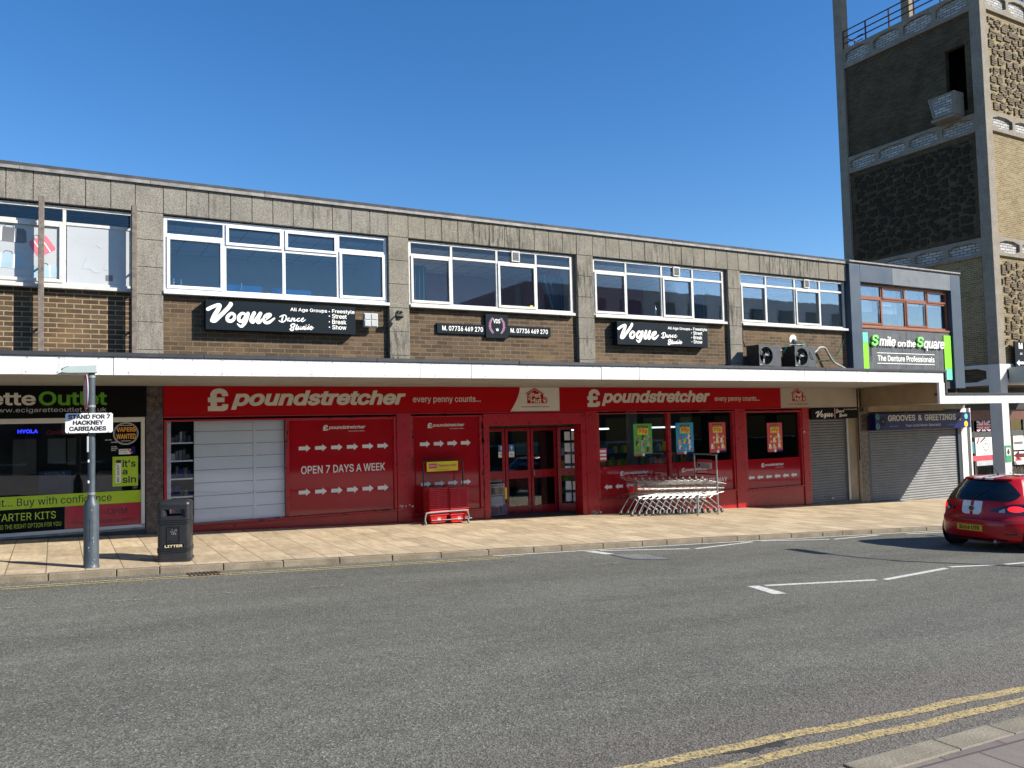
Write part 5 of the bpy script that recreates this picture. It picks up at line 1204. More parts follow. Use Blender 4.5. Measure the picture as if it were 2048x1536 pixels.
# trolleys nested along the wall
def make_trolley():
    t = thing("shopping_trolley", "", "shopping trolley")
    z0, z1 = .50, .88; wire = MB()
    def P(u, s, k):  # u 0 rear..1 front, s -1..1 across, k 0 bottom..1 top
        x = (.06 + (.74 - .06) * u) * (1 - k) + (-.02 + (.86 + .02) * u) * k
        hw = (.21 - .06 * u) * (1 - k) + (.26 - .07 * u) * k
        z = (z0 + .07 * u) * (1 - k) + (z1 + .06 - .13 * u) * k
        return (x, s * hw, z)
    rw = .0021
    for s in (-1, 1):
        for k in (.2, .4, .6, .8): wire.tube([P(0, s, k), P(1, s, k)], rw, m_chrome, 4, False)
        for i in range(1, 14): wire.tube([P(i / 14, s, 0), P(i / 14, s, 1)], rw, m_chrome, 4, False)
    for i in range(9):
        s = -1 + i / 4; wire.tube([P(0, s, 0), P(1, s, 0)], rw, m_chrome, 4, False); wire.tube([P(1, s, 0), P(1, s, 1)], rw, m_chrome, 4, False); wire.tube([P(0, s, .0), P(0, s, .9)], rw, m_chrome, 4, False)
    for i in range(1, 6): wire.tube([P(i / 6, -1, 0), P(i / 6, 1, 0)], rw, m_chrome, 4, False)
    for k in (.25, .5, .75): wire.tube([P(1, -1, k), P(1, 1, k)], rw, m_chrome, 4, False); wire.tube([P(0, -1, k), P(0, 1, k)], rw, m_chrome, 4, False)
    wire.build("wire_basket", t)
    fr = MB(); r = .0085
    fr.tube([P(0, -1, 1), P(1, -1, 1), P(1, 1, 1), P(0, 1, 1)], r, m_chrome, 6); fr.tube([P(0, -1, 0), P(1, -1, 0), P(1, 1, 0), P(0, 1, 0), P(0, -1, 0)], r * .8, m_chrome, 6)
    for s in (-1, 1):
        fr.tube([P(.0, s, .5), P(1, s, .5)], r * .6, m_chrome, 6)
        fr.tube(spline([(-.16, s * .25, .115), (.02, s * .235, .38), (.07, s * .23, .45), (.14, s * .22, .475), (.22, s * .21, .43), (.74, s * .15, .12)], 5), .0135, m_galv, 8)
        fr.tube([(.10, s * .225, .46), P(.1, s, 0)], .011, m_galv, 6); fr.tube([P(0, s, 1), (-.09, s * .262, 1.0)], .011, m_galv, 6)
        fr.tube([(.22, s * .21, .43), (.5, s * .18, .55), (.8, s * .15, .585)], .009, m_galv, 6)
    fr.tube([(.07, -.23, .45), (.07, .23, .45)], .010, m_galv, 6); fr.tube([(.5, -.18, .27), (.5, .18, .27)], .010, m_galv, 6)
    fr.build("frame", t, smooth=True)
    h = MB(); h.tube([(-.095, -.275, 1.005), (-.095, .275, 1.005)], .017, m_rplas, 10); h.build("handle", t, smooth=True)
    c = MB()
    for s in (-1, 1): c.lathe([(.028, -.02), (.033, 0), (.028, .02)], m_gplas, 12, 'y', (-.095, s * .285, 1.005))
    c.box(-.10, -.05, .965, -.05, .05, .995, m_gplas); c.build("coin_lock", t, smooth=True)
    f = MB(); f.box(-.02, -.10, .62, -.012, .10, .78, m_rplas); f.build("seat_flap", t)
    for x, y in ((-.16, -.25), (-.16, .25), (.74, -.15), (.74, .15)):
        w = MB(); w.lathe([(.030, -.016), (.058, -.014), (.06, 0), (.058, .014), (.030, .016)], m_rub, 16, 'y', (x - .02, y, .06)); w.bars([(x - .03, y - .024, .055, x + .01, y - .018, .13), (x - .03, y + .018, .055, x + .01, y + .024, .13), (x - .03, y - .024, .125, x + .01, y + .024, .135)], m_galv); w.build("castor", t, smooth=True)
    return t
tr = make_trolley(); NT_ = 11
for k in range(NT_):
    x = 11.47 + k * .222
    lbl = "wire shopping trolley at the left end of the row, handle and red flap showing" if k == 0 else ("wire shopping trolley at the right end of the row, inside the steel hoop" if k == NT_ - 1 else "wire shopping trolley nested in the middle of the row by the red wall")
    loc = (x, -.80 - .012 * k, gz(x) + PAVE + .002)
    o = tr if k == 0 else dup(tr, loc, lbl)
    o.location = loc; o['label'] = lbl; o['group'] = "shopping trolleys nested outside the shop"; o.rotation_euler = (0, math.atan(.0368), R(-1.5))
tb = thing("trolley_bay", "tall steel tube hoop with a rail and notice at the right end of the trolleys", "trolley bay", (13.9, -1, -.54))
mb = MB(); r = .024; ya, yb = -1.36, -.36; xa, xb = 14.02, 14.12; ht = 1.10; hb = lambda x: gz(x) + PAVE
mb.tube(spline([(xa, ya, hb(xa)), (xa, ya, .5), (xa, ya, ht - .06), (xa + .005, ya + .05, ht), (xb - .005, yb - .05, ht), (xb, yb, ht - .06), (xb, yb, .5), (xb, yb, hb(xb))], 4), r, m_galv, 12)
mb.tube([(xa + .03, ya, .55), (xb, yb, .55)], r * .8, m_blktube, 10)
mb.tube([(13.22, -1.44, hb(13.22)), (13.22, -1.44, -.02), (13.26, -1.44, .02), (xa, ya, .02)], r * 1.3, m_galv, 12)
for x, y in ((xa, ya), (xb, yb), (13.22, -1.44)): mb.lathe([(.05, 0), (.05, .01)], m_galv, 14, 'z', (x, y, hb(x)))
mb.build("frame", tb, smooth=True)
mb = MB(); fr_ = ((xb - .03, yb - .16, .70), Vector((xa - xb, ya - yb, 0)).normalized(), (0, 0, 1)); U_ = fr_[1]; N_ = U_.cross(Vector((0, 0, 1)))
def pl(a, b, c, d, h, m):
    O = Vector(fr_[0]); mb.add([tuple(O + U_ * p + Vector((0, 0, q2)) + N_ * h) for p, q2 in ((a, c), (b, c), (b, d), (a, d))], [(0, 1, 2, 3)], m)
pl(0, .66, 0, .26, 0, m_signw); pl(0, .66, .17, .26, .002, m_redpo); pl(.03, .12, .04, .14, .002, m_blk)
for k in range(4): pl(.16, .6 - .06 * (k % 2), .025 + k * .034, .043 + k * .034, .002, m_grey1)
pl(0, .66, 0, .26, -.004, m_grey2); mb.build("notice", tb)
mb = MB(); mb.lathe([(.045, -.012), (.045, .012)], m_gplas, 14, 'y', (14.12, -1.3, hb(14.12) + .045)); tag(mb.build("loose_castor", smooth=True), "small grey wheel at the foot of the steel hoop", "wheel")
wc = thing("wire_bin", "small white wire basket bin just inside the shop doorway on the left", "wire bin", (8.15, .6, -.3))
mb = MB(); xs = [7.92 + k * .034 for k in range(13)]; zb = gz(8.1) + .03
for x in xs: mb.tube([(x, .5, zb), (x, .5, .52)], .004, m_signw, 4)
for z in (zb, 0.0, .25, .45, .52): mb.tube([(7.92, .5, z), (8.33, .5, z)], .006, m_signw, 5); mb.tube([(8.33, .5, z), (8.33, .85, z)], .006, m_signw, 5)
for k in range(8): mb.tube([(8.33, .5 + k * .05, zb), (8.33, .5 + k * .05, .52)], .004, m_signw, 4)
mb.tube([(7.92, .85, .58), (8.42, .85, .58), (8.42, .85, zb - .03)], .010, m_galv, 6); mb.build("wire_frame", wc)
mb = MB(); mb.box(8.345, .5, .12, 8.40, .85, .42, m_yell); mb.box(8.345, .5, -.30, 8.42, .85, .0, plain("plum_bag", (.18, .03, .08), .5)); mb.box(7.95, .55, -.05, 8.3, .8, .2, m_grey2); mb.build("stock", wc)

# ================================================================== BRICK TOWER BEYOND THE TERRACE
XA, YB = 38.15, 4.52; WX, WY = 7.0, 8.6; CW = .56
tw = thing("brick_tower", "tall brick tower with pale concrete corner columns and bands beyond the terrace", "tower", (41.6, 8.8, -1.5))
cols = [(XA, YB), (XA + WX - CW, YB), (XA, YB + WY - CW), (XA + WX - CW, YB + WY - CW)]
for x, y in cols:
    mb = MB(); mb.box(x, y, 4.52, x + CW, y + CW, 31, m_tconc); mb.build("corner_column", tw, bevel=.02)
    mb = MB(); mb.box(x - .012, y - .012, -2.2, x + CW + .012, y + CW + .012, 4.515, m_greyp); mb.build("painted_pillar", tw, bevel=.015)
POLY = [(0, .22), (0, .80), (.30, 1), (.70, 1), (1, .80), (1, .22), (.70, 0), (.30, 0)]
def band(z0, z1, mfront, mfill, name):
    mb = MB()
    for face in range(4):
        Wd = (WY, WX)[face % 2]; n = 4 if face % 2 == 0 else 3
        O, U, N = ((Vector((XA, YB + WY, 0)), Vector((0, -1, 0)), Vector((-1, 0, 0))), (Vector((XA, YB, 0)), Vector((1, 0, 0)), Vector((0, -1, 0))),
                   (Vector((XA + WX, YB, 0)), Vector((0, 1, 0)), Vector((1, 0, 0))), (Vector((XA + WX, YB + WY, 0)), Vector((-1, 0, 0)), Vector((0, 1, 0))))[face]
        L = Wd - 2 * CW; cw = L / n; h = z1 - z0
        q = lambda u, z, d=0.0: tuple(O + U * (CW + u) + Vector((0, 0, z)) + N * (d - .03))
        for k in range(n):
            a, b = k * cw, (k + 1) * cw; ins = .12; zi = .17 * h
            P = [(a + ins + p * (cw - 2 * ins), z0 + zi + r_ * (h - 2 * zi)) for p, r_ in POLY]
            E_ = [(a, z0), (a, z1), P[2][:1] + (z1,), P[3][:1] + (z1,), (b, z1), (b, z0), P[6][:1] + (z0,), P[7][:1] + (z0,)]
            v = [q(u, z) for u, z in P] + [q(u, z) for u, z in E_] + [q(u, z, -.13) for u, z in P]; f = []
            for i in range(8):
                j = (i + 1) % 8; f += [(i, i + 8, j + 8, j)[::1], (i, j, j + 16, i + 16)]
            mb.add(v, f, mfront); mb.add([q(u, z, -.125) for u, z in P], [tuple(range(8))[::-1]], mfill)
        mb.add([q(0, z0), q(L, z0), q(L, z0, -.4), q(0, z0, -.4), q(0, z1), q(L, z1), q(L, z1, -.4), q(0, z1, -.4)], [(0, 1, 2, 3), (4, 7, 6, 5)], mfront)
    mb.build(name, tw)
band(22.45, 23.6, m_tconc, m_white_rough, "concrete_band"); band(16.22, 17.18, m_tconc, m_white_rough, "concrete_band"); band(9.92, 10.86, m_tconc, m_white_rough, "concrete_band"); band(3.5, 4.52, m_greyp, m_tdark, "painted_band")
mb = MB(); I = .16
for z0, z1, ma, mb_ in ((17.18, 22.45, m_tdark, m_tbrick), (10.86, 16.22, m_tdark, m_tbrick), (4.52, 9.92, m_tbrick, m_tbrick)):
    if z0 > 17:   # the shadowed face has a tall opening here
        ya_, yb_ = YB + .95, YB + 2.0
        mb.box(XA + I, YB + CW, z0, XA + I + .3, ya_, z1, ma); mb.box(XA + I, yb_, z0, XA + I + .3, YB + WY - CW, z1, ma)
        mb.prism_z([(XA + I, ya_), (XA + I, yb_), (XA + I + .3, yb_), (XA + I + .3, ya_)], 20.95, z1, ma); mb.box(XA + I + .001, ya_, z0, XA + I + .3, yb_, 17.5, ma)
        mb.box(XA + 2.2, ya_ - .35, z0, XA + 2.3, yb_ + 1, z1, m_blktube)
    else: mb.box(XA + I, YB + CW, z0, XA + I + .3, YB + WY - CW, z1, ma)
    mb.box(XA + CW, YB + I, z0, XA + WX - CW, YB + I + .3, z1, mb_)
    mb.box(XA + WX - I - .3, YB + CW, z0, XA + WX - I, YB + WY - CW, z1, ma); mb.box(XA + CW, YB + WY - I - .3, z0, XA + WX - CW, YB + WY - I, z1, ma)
mb.build("brick_wall", tw)
m_rel_b = brick("dark_raised_brick", (.095, .075, .05), (.20, .155, .095), (.12, .10, .07), w=.3, h=.1, relief=.2, dirt=.3)
def relief(face, z0, z1, m, seed):
    """clusters of bricks standing proud of the wall"""
    rnd = random.Random(seed); mb = MB(); L = (WY if face == 'A' else WX) - 2 * CW
    S = [(i * .62 + rnd.uniform(-.25, .25), j * .46 + rnd.uniform(-.18, .18)) for i in range(int(L / .62) + 2) for j in range(int((z1 - z0) / .46) + 2)]
    for r_ in range(2, int((z1 - z0) / .1) - 2):
        z = z0 + r_ * .1; off = .15 if r_ % 2 else 0; runs = []
        for c in range(int(L / .15)):
            u = c * .15
            if u < .16 or u > L - .3: continue
            ds = sorted(math.hypot(u + .075 - a, (r_ * .1 + .05 - b) * 1.1) for a, b in S)[:2]
            if ds[1] - ds[0] > .13:
                if runs and abs(runs[-1][1] - u) < 1e-6: runs[-1][1] = u + .15
                else: runs.append([u, u + .15])
        for a, b in runs:
            d = .06 + rnd.uniform(-.014, .014)
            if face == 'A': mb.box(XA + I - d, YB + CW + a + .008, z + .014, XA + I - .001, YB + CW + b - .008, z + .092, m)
            else: mb.box(XA + CW + a + .008, YB + I - d, z + .014, XA + CW + b - .008, YB + I - .001, z + .092, m)
    mb.build("raised_brickwork", tw)
relief('B', 17.18, 22.45, m_rel_b, 1); relief('B', 4.9, 9.92, m_rel_b, 2); relief('A', 10.86, 16.22, brick('shaded_raised_brick', (.026, .020, .013), (.055, .042, .026), (.05, .04, .026), relief=.2, dirt=.4), 3)  # the sunless face gets a darker copy of the raised brick, shade in the colour
mb = MB(); mb.box(XA - .70, YB + 1.15, 17.14, XA + .15, YB + 2.4, 17.28, m_tconc)
ty = [(YB + 1.05, 18.40), (YB + 2.50, 18.40), (YB + 2.26, 17.30), (YB + 1.2, 17.30)]
def tp(k, x): cy, cz = YB + 1.76, 17.87; return [(x, cy + (y - cy) * k, cz + (z - cz) * k) for y, z in ty]
xo = XA - .72
mb.add(tp(1, xo) + tp(.84, xo) + tp(.84, xo + .05) + tp(1, xo + .14), [(i, (i + 1) % 4, (i + 1) % 4 + 4, i + 4) for i in range(4)] + [(i + 4, (i + 1) % 4 + 4, (i + 1) % 4 + 8, i + 8) for i in range(4)] + [(i, i + 12, (i + 1) % 4 + 12, (i + 1) % 4) for i in range(4)], m_tconc)
mb.add(tp(.845, xo + .045), [(0, 1, 2, 3)], m_white_rough)
mb.box(XA - .70, YB + 1.1, 17.26, XA + .1, YB + 1.25, 18.43, m_tconc); mb.box(XA - .64, YB + 2.22, 17.26, XA + .1, YB + 2.32, 18.38, m_tconc)
mb.build("balcony", tw)
m_redrail = plain("dark_red_rail_paint", (.05, .012, .02), .5)
rl = MB()
for face in range(4):
    a, b = ((XA + .1, YB + CW), (XA + .1, YB + WY - CW)) if face == 0 else (((XA + CW, YB + .1), (XA + WX - CW, YB + .1)) if face == 1 else (((XA + WX - .1, YB + CW), (XA + WX - .1, YB + WY - CW)) if face == 2 else ((XA + CW, YB + WY - .1), (XA + WX - CW, YB + WY - .1))))
    for z in (23.95, 24.3, 24.68): rl.tube([(*a, z), (*b, z)], .035, m_redrail, 6)
    n = 5
    for k in range(n + 1): p = Vector(a).lerp(Vector(b), k / n); rl.tube([(p.x, p.y, 23.55), (p.x, p.y, 24.7)], .05, m_redrail, 6)
for k in range(5): rl.tube([(XA + .9, YB + WY - .9 - .0 * k, 23.6 + .28 * k), (XA + .9, YB + WY - 1.3, 23.6 + .28 * k)], .025, m_redrail, 6)
rl.build("railing", tw)
mb = MB(); mb.box(XA + .2, YB + .2, 23.3, XA + WX - .2, YB + WY - .2, 23.58, m_felt); mb.build("deck", tw)
mb = MB(); mb.box(XA - 1.6, YB - 1.6, 31.0, XA + WX + 1.6, YB + WY + 1.6, 31.5, m_tconc); mb.build("roof", tw)  # unseen slab added on top, overhang widened to shade the rear column
# shop under the tower
ash = thing("arcade_shop", "glass shop front with brown fascia and window posters under the tower", "shop front", (42, 7.2, -1.5))
mb = MB(); mb.box(38.8, 7.1, 1.75, 45.1, 7.3, 2.3, m_brownf); mb.box(38.8, 7.0, 2.3, 45.1, 7.3, 3.5, m_int_d); mb.box(38.75, 7.02, -2, 38.95, 13, 3.5, m_int_d); mb.box(38.8, 9.5, -2, 45.1, 9.6, 3.5, m_int_d); mb.box(38.8, 5, 3.48, 45.1, 9.5, 3.52, m_int_d)
mb.build("fascia_board", ash)
mb = MB(); mb.box(38.95, 7.1, .88, 45.1, 7.2, 1.16, m_acg)
for x in (38.95, 39.95, 41.6, 42.4, 43.4, 44.6): mb.box(x, 7.09, -2, x + .07, 7.2, 1.75, m_acg)
mb.build("window_frame", ash)
mb = MB(); mb.box(38.95, 7.15, -2, 45.1, 7.156, 1.75, g_shop); mb.build("pane", ash)
mb = MB(); y = 7.06
mb.box(40.04, y, -.08, 41.5, y + .03, .86, m_letter); mb.ring(40.95, .34, .38, .03, y - .003, m_blk, 30); mb.ring(40.95, .34, .30, .015, y - .003, m_grey1, 30)
for k in range(10): a = k * .63; mb.disc(40.95 + .2 * math.cos(a), .34 + .2 * math.sin(a), .05, y - .004, m_grey1, 8)
mb.prism_y([(40.1, .55), (40.3, .84), (40.45, .84), (40.2, .5)], y - .004, y - .001, m_redpo); mb.prism_y([(40.4, .6), (40.8, .85), (41.0, .85), (40.5, .58)], y - .004, y - .001, m_navy)
mb.box(38.9, y, -.35, 41.5, y + .03, -.085, m_redpo); mb.box(39.0, y, .05, 39.9, y + .03, .65, plain("teal_print", (.02, .22, .27), .5)); mb.box(40.05, y, -.62, 41.5, y + .03, -.36, m_grey2)
mb.build("window_poster", ash)
mb = MB(); y = 7.05; F_ = lambda u, v: (40.2 + u * 1.24, 1.18 + v * .56)
mb.box(40.2, y, 1.18, 41.44, y + .02, 1.74, m_navy)
for L in ([(0, 0), (.12, 0), (1, .88), (1, 1), (.88, 1), (0, .12)], [(0, 1), (0, .88), (.88, 0), (1, 0), (1, .12), (.12, 1)]): mb.sheet_y([F_(*p) for p in L], y - .002, m_letter)
for L in ([(0, .0), (.05, 0), (1, .95), (1, 1), (.96, 1), (0, .05)], [(0, 1), (0, .95), (.95, 0), (1, 0), (1, .05), (.05, 1)]): mb.sheet_y([F_(*p) for p in L], y - .004, m_redpo)
mb.sheet_y([F_(*p) for p in ((.40, 0), (.60, 0), (.60, 1), (.40, 1))], y - .006, m_letter); mb.sheet_y([F_(*p) for p in ((0, .34), (1, .34), (1, .66), (0, .66))], y - .0065, m_letter)
mb.sheet_y([F_(*p) for p in ((.44, 0), (.56, 0), (.56, 1), (.44, 1))], y - .008, m_redpo); mb.sheet_y([F_(*p) for p in ((0, .40), (1, .40), (1, .60), (0, .60))], y - .0085, m_redpo)
tag(mb.build("union_flag"), "red white and blue flag hung in the shop window under the tower", "flag")
mb = MB(); y = 7.06
mb.box(42.5, y, 1.2, 43.3, y + .03, 1.74, m_brownf); mb.box(43.5, y, .1, 44.5, y + .03, .86, m_letter); mb.box(43.5, y, -.7, 44.5, y + .03, .0, m_letter); mb.box(43.55, y - .003, .4, 44.4, y, .55, m_grey1); mb.box(43.6, y - .003, -.5, 44.2, y, -.35, m_redpo); mb.box(42.55, y, -.9, 43.3, y + .03, .86, plain("tan_board", (.25, .18, .13), .6))
mb.build("shop_notice", ash)
mb = MB(); mb.prism_y([(42.55, -.16), (43.0, .06), (43.0, -.06), (44.2, -.06), (44.2, -.28), (43.0, -.28), (43.0, -.40)], 6.5, 6.55, m_redpo); mb.tube([(44.2, 6.56, -2), (44.2, 6.56, -.2)], .03, m_galv)
tag(mb.build("arrow_sign"), "red arrow sign pointing left beneath the tower, just above the car roof", "sign")
mb = MB(); mb.box(39.30, 4.38, 4.37, 41.4, 4.45, 5.60, m_slate); o = mb.build("tower_wall_sign"); tag(o, "dark sign with a white arrow fixed to the sunlit face of the tower", "sign")
mb = MB(); mb.text("M", 39.64, 39.97, 5.27, 5.56, 4.376, m_letter, 0, .04); mb.text("All", 39.71, 39.93, 4.98, 5.08, 4.376, m_letter, 0, .01)
mb.sheet_y([(39.38, 4.57), (39.62, 4.73), (39.62, 4.63), (40.4, 4.63), (40.4, 4.51), (39.62, 4.51), (39.62, 4.41)], 4.376, m_letter); mb.build("lettering", o)
mb = MB(); mb.box(38.86, 3.75, 3.55, 40.4, 4.5, 4.34, m_lamp); o = mb.build("light_box_sign", bevel=.02); tag(o, "white box sign with a green ring and dark bar on the tower corner", "sign")
mb = MB(); mb.box(38.93, 3.742, 3.60, 40.33, 3.748, 4.29, m_signw); mb.ring(39.46, 3.945, .30, .10, 3.738, m_green2, 30, .27); mb.box(39.08, 3.733, 3.89, 39.84, 3.737, 4.0, m_navy); mb.build("sign_face", o)
mb = MB(); mb.box(38.19, 4.485, -.27, 38.66, 4.505, .53, m_green2); mb.box(38.25, 4.48, .05, 38.60, 4.484, .42, m_signw); mb.disc(38.42, .2, .11, 4.478, m_blk, 16); mb.box(38.37, 4.48, .27, 38.47, 4.479, .37, m_blk)
tag(mb.build("green_notice"), "green notice with a white square fixed to the grey pillar under the tower", "notice")
pl_ = thing("planter_shrub", "small leafless shrub in front of the pillar under the tower", "shrub", (37.6, 3.6, -1.6))
mb = MB(); random.seed(6)
for k in range(26):
    a = random.uniform(0, 6.28); h = random.uniform(.5, 1.1); p = [(37.6, 3.6, -1.5)]
    for s_ in range(1, 5): p.append((37.6 + math.cos(a) * .09 * s_ + random.uniform(-.04, .04), 3.6 + math.sin(a) * .09 * s_, -1.5 + h * s_ / 4))
    mb.tube(p, .012, m_wood, 4)
    for s_ in range(5):
        q = Vector(p[-1 - s_ % 2]) + Vector((random.uniform(-.1, .1), random.uniform(-.1, .1), random.uniform(-.1, .1))); mb.add([tuple(q), tuple(q + Vector((.05, 0, .03))), tuple(q + Vector((.02, 0, .07)))], [(0, 1, 2)], plain("dry_leaf", (.12, .10, .05), .8))
mb.build("stem", pl_)
mb = MB(); mb.lathe([(.3, 0), (.38, .5), (.34, .5), (.3, .42)], m_kerb2, 20, 'z', (37.6, 3.6, -1.62 - .25)); mb.build("tub", pl_, smooth=True)

# ================================================================== RED HATCHBACK (heading away along the road)
car = thing("hatchback_car", "cherry red hatchback with white stripes and lit brake lamps driving away at the right", "car")
def lerp_t(T, z):
    if z <= T[0][0]: return T[0][1]
    for (a, b), (c, d) in zip(T, T[1:]):
        if z <= c: t = (z - a) / (c - a); t = t * t * (3 - 2 * t) * .4 + t * .6; return b + (d - b) * t
    return T[-1][1]
XR = [(.18, .16), (.24, .06), (.34, .015), (.50, 0), (.60, .012), (.66, .05), (.72, .065), (.85, .09), (.96, .125), (1.02, .16), (1.12, .25), (1.25, .385), (1.36, .50), (1.405, .535), (1.425, .60), (1.455, .80), (1.475, 1.15)]
HW = [(.18, .74), (.26, .82), (.45, .862), (.62, .872), (.78, .868), (.90, .85), (.98, .815), (1.12, .745), (1.25, .675), (1.36, .615), (1.42, .575), (1.455, .50), (1.475, .36)]
XF = [(.18, 3.80), (.30, 3.98), (.50, 4.02), (.65, 3.95), (.78, 3.72), (.88, 3.30), (.93, 2.95), (1.02, 2.82), (1.2, 2.45), (1.36, 2.08), (1.42, 1.90), (1.475, 1.5)]
CD = [(.18, .30), (.5, .40), (.75, .42), (.95, .40), (1.2, .30), (1.4, .22), (1.475, .15)]
def rear(yn, z, o=0.0):
    """a point of the rear surface at lateral fraction yn and height z, o metres proud"""
    w = lerp_t(HW, z); x = lerp_t(XR, z) + lerp_t(CD, z) * abs(yn) ** 3.4
    return Vector((x - o, yn * (w + o * .6), z + o * .25))
ZS = [.18, .22, .26, .31, .37, .44, .50, .56, .605, .63, .66, .70, .76, .82, .88, .93, .97, 1.01, 1.06, 1.12, 1.19, 1.26, 1.32, 1.37, 1.405, 1.418, 1.435, 1.455, 1.468, 1.475]
YN = [math.sin(math.pi / 2 * (-1 + 2 * k / 28)) for k in range(29)]
mb = MB(); rings = []
for z in ZS:
    w = lerp_t(HW, z); xf = lerp_t(XF, z); ring = [tuple(rear(-t, z)) for t in YN]      # +y side first to -y
    x0 = ring[-1][0]
    for k in range(1, 9): ring.append((x0 + (xf - .5 - x0) * k / 9, -w * (1 + .006 * math.sin(k)), z))
    for k in range(17): t = math.sin(math.pi / 2 * (-1 + 2 * k / 16)); ring.append((xf - .5 * abs(t) ** 2.6, t * w, z))
    for k in range(1, 9): ring.append((xf - .5 + (x0 - xf + .5) * k / 9, w, z))
    rings.append(ring)
loft(mb, rings, m_carred); mb.build("body", car, smooth=True)
def patch(name, zb, zt, y0, y1, m, o=.004, nu=24, nv=8, parent=car, frac=True):
    mb = MB(); v = []; f = []
    for i in range(nu + 1):
        u = y0 + (y1 - y0) * i / nu; a, b = (zb(u) if callable(zb) else zb), (zt(u) if callable(zt) else zt)
        for j in range(nv + 1):
            z = a + (b - a) * j / nv; yn = u if frac else u / lerp_t(HW, z)
            v.append(tuple(rear(yn, z, o)))
    for i in range(nu):
        for j in range(nv): a = i * (nv + 1) + j; f.append((a, a + 1, a + nv + 2, a + nv + 1))
    mb.add(v, f, m); return mb.build(name, parent, smooth=True)
wz = lambda u: .985 + .12 * (max(0, abs(u) - .70) / .26) ** 3
wt = lambda u: 1.375 - .255 * (max(0, abs(u) - .58) / .38) ** 2.6
rw_ = patch("rear_window", wz, wt, -.96, .96, m_carglass, .006, 48)
sp = MB()     # spoiler lip over the glass
pts = [tuple(rear(t, 1.40, .0)) for t in [(-.86 + 1.72 * k / 20) for k in range(21)]]
v = []; f = []
for p in pts: v += [(p[0] + .06, p[1], 1.43), (p[0] - .05, p[1] * .98, 1.418), (p[0] - .055, p[1] * .98, 1.395), (p[0] + .04, p[1], 1.375)]
for i in range(20):
    for j in range(4): f.append((4 * i + j, 4 * i + (j + 1) % 4, 4 * i + 4 + (j + 1) % 4, 4 * i + 4 + j))
f += [(0, 3, 2, 1), (80, 81, 82, 83)]; sp.add(v, f, m_carred); sp.build("spoiler", car, smooth=True)
for s in (1, -1):
    lo = lambda u: .735 + .05 * (1 - (abs(u) - .42) / .56); hi = lambda u: .80 + .135 * min(1, (abs(u) - .42) / .40)
    a, b = (.42, .985) if s > 0 else (-.985, -.42)
    tl = patch("tail_light", lo, hi, a, b, m_lens, .008, 16, 5)
    a, b = (.74, .97) if s > 0 else (-.97, -.74)
    el = lambda u: math.sqrt(max(0, 1 - ((abs(u) - .855) / .116) ** 2))
    patch("lit_lens", lambda u: .835 - .055 * el(u), lambda u: .835 + .058 * el(u), a, b, m_lamp_on, .014, 12, 4, tl)
    a, b = (.60, .70) if s > 0 else (-.70, -.60)
    patch("clear_lens", lambda u: .765, lambda u: .80 + .06 * (abs(u) - .6) * 8, a, b, m_grey2, .013, 4, 3, tl)
    a, b = (.032, .205) if s > 0 else (-.205, -.032)
    zb_ = lambda u: .705 + (.0 if abs(u) < .14 else .055 * ((abs(u) - .14) / .065) ** 2)
    patch("bonnet_stripe" if False else "tailgate_stripe", zb_, .968, a, b, m_stripe, .005, 12, 6, car, False)
    mb = MB(); v = []; f = []
    def roof_z(x):
        lo_, hi_ = 1.40, 1.475
        for _ in range(24):
            md = (lo_ + hi_) / 2
            if lerp_t(XR, md) < x: lo_ = md
            else: hi_ = md
        return lo_ + .007
    for x, z in [(.475, 1.392), (.47, 1.425), (.56, 1.436)] + [(.62 + .08 * k, roof_z(.62 + .08 * k)) for k in range(8)] + [(1.7, 1.482)]: v += [(x, a, z), (x, b, z)]
    for i in range(len(v) // 2 - 1): f.append((2 * i, 2 * i + 1, 2 * i + 3, 2 * i + 2))
    mb.add(v, f, m_stripe); mb.build("roof_stripe", car)
patch("plate_recess", .365, .525, -.36, .36, m_carred, .002, 8, 3, car, False)
mb = MB(); xx = lerp_t(XR, .44) - .012
mb.add([(xx, .262, .385), (xx, -.262, .385), (xx - .002, -.262, .50), (xx - .002, .262, .50)], [(0, 1, 2, 3)], m_plate); mb.box(xx, -.262, .385, xx + .012, .262, .50, m_plate)
np_ = mb.build("number_plate", car)
mb = MB(); mb.text("SU16 UTK", 0, .44, 0, .078, .003, m_blk, 0, .03, 0, ((xx - .002, .22, .404), (0, -1, 0), (0, 0, 1))); mb.build("lettering", np_)
mb = MB(); c = rear(0, .82, .012); mb.lathe([(.058, 0), (.058, .01), (.045, .012)], m_chrome, 24, 'x', (c.x - .012, 0, .82)); mb.lathe([(.044, 0), (.044, .002)], m_blk, 20, 'x', (c.x - .014, 0, .82)); mb.tube([(c.x - .017, .03, .80), (c.x - .017, .005, .825), (c.x - .017, -.005, .815), (c.x - .017, -.03, .84)], .006, m_chrome, 5); mb.build("badge", car, smooth=True)
patch("bumper_seam", .612, .622, -.97, .97, m_carblk, .003, 30, 1); patch("lower_valance", .19, .245, -.80, .80, m_carblk, .004, 20, 2)
for s, a, b in ((1, .75, .93), (-1, -.93, -.75)): patch("reflector", .34, .37, a, b, m_lens, .004, 6, 1)
mb = MB(); mb.tube([tuple(rear(0, 1.0, .02)), tuple(rear(-.12, 1.10, .015)), tuple(rear(-.3, 1.19, .012))], .010, m_carblk, 6); mb.build("wiper", car)
mb = MB(); mb.lathe([(.03, 0), (.02, .03), (.006, .05)], m_carblk, 10, 'z', (.95, -.0, 1.465)); mb.tube([(.95, 0, 1.5), (.80, 0, 1.62)], .005, m_carblk, 5); mb.build("aerial", car)
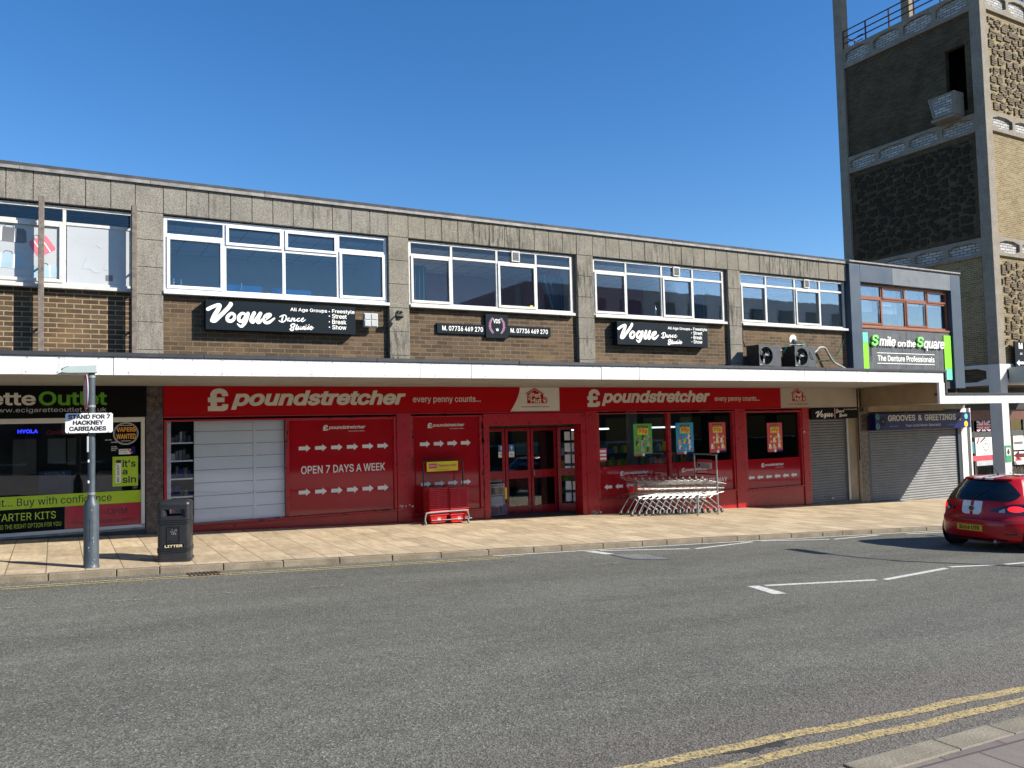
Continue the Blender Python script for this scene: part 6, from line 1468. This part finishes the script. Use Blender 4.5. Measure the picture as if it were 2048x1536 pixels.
for s in (1, -1):
    mb = MB(); v = []; f = []
    zz = [.965, 1.05, 1.14, 1.23, 1.32, 1.37]
    for z in zz:
        w = lerp_t(HW, z) + .004; xa_ = lerp_t(XR, z) + lerp_t(CD, z) + .12; xb_ = lerp_t(XF, z) - .62
        v += [(xa_ + (xb_ - xa_) * k / 6, s * w * (1 + .0 * k), z) for k in range(7)]
    for i in range(5):
        for j in range(6): a = i * 7 + j; f.append((a, a + 1, a + 8, a + 7) if s < 0 else (a, a + 7, a + 8, a + 1))
    mb.add(v, f, m_carglass); mb.build("side_window", car, smooth=True)
    mb = MB(); mb.lathe([(.02, -.05), (.09, -.06), (.10, 0), (.09, .05), (.03, .06)], m_carred, 12, 'x', (2.62, s * .96, .98)); mb.build("door_mirror", car, smooth=True)
    for x in (.74, 3.22):
        mb = MB(); mb.lathe([(.36, -.02), (.36, .0)], m_carblk, 28, 'y', (x, s * .868, .33)); mb.build("wheel_arch", car)
        mb = MB(); mb.lathe([(.19, -.09), (.285, -.10), (.305, -.07), (.305, .07), (.285, .10), (.19, .09)], m_rub, 28, 'y', (x, s * .775, .305)); w_ = mb.build("wheel", car, smooth=True)
        mb = MB(); mb.lathe([(.19, -.088), (.17, -.06), (.05, -.075), (.03, -.09)] if s > 0 else [(.03, .09), (.05, .075), (.17, .06), (.19, .088)], m_rim, 24, 'y', (x, s * .785, .305)); mb.build("rim", w_, smooth=True)
mb = MB(); mb.box(.3, -.6, .16, 3.7, .6, .26, m_carblk); mb.tube([(.1, -.45, .2), (.4, -.45, .2)], .03, m_galv, 8); mb.build("underbody", car)
CX, CYY = 14.02, -8.47
local(car, (CX, CYY, gz(CX) + ROAD + .004), (0, math.atan(.0368), R(-3.5)))

# street lamp on the near pavement: its shadow lies across the road in front of the car
sl = thing("street_lamp", "tall grey street lamp on the near pavement casting a thin shadow over the road", "street lamp", (18.4, -16.0, gz(18.4)))
mb = MB(); b_ = gz(18.4) - .06
mb.lathe([(.11, 0), (.10, 1.3), (.065, 1.4), (.05, 6.6)], m_post, 16, 'z', (18.4, -16.0, b_)); mb.build("post", sl, smooth=True)
mb = MB(); mb.tube(spline([(18.4, -16, b_ + 6.5), (18.35, -15.6, b_ + 6.75), (18.2, -14.9, b_ + 6.8)], 5), .04, m_post); mb.build("arm", sl, smooth=True)
mb = MB(); mb.box(18.05, -15.0, b_ + 6.72, 18.3, -14.2, b_ + 6.86, m_lamp); mb.build("lantern", sl, bevel=.04)
# the other side of the street, which the shop glass reflects
ob = thing("facing_building", "low dark brick building across the street that the shop windows reflect", "building", (20, -46, 0))
mb = MB(); mb.prism_z([(-40, -44), (80, -44), (80, -58), (-40, -58)], -4, 6.2, m_tdark); mb.build("brick_wall", ob)
mb = MB()
for k in range(26):
    for z0, z1 in ((.4, 2.6), (3.6, 5.2)): mb.box(-38 + k * 4.5, -43.99, z0, -35.2 + k * 4.5, -43.9, z1, m_carglass); mb.box(-38.1 + k * 4.5, -43.95, z0 - .12, -35.1 + k * 4.5, -43.8, z0, m_wwood)
mb.build("window_row", ob)
tb_ = thing("added_facing_block", "unseen taller pale block added opposite for the upstairs glass to reflect", "building", (58, -50, 0))
mb = MB(); mb.box(36, -60, -6, 82, -46, 15.5, plain('pale_facing_render', (.66, .65, .62), .8)); mb.build("brick_wall", tb_)  # made-up pale mass that greys the reflections in the upstairs windows
mb = MB()
for k in range(10):
    for z0 in (2, 5.5, 9, 12.5): mb.box(38 + k * 4.4, -46, z0, 40.6 + k * 4.4, -45.9, z0 + 1.9, m_carglass)
mb.build("window_row", tb_)
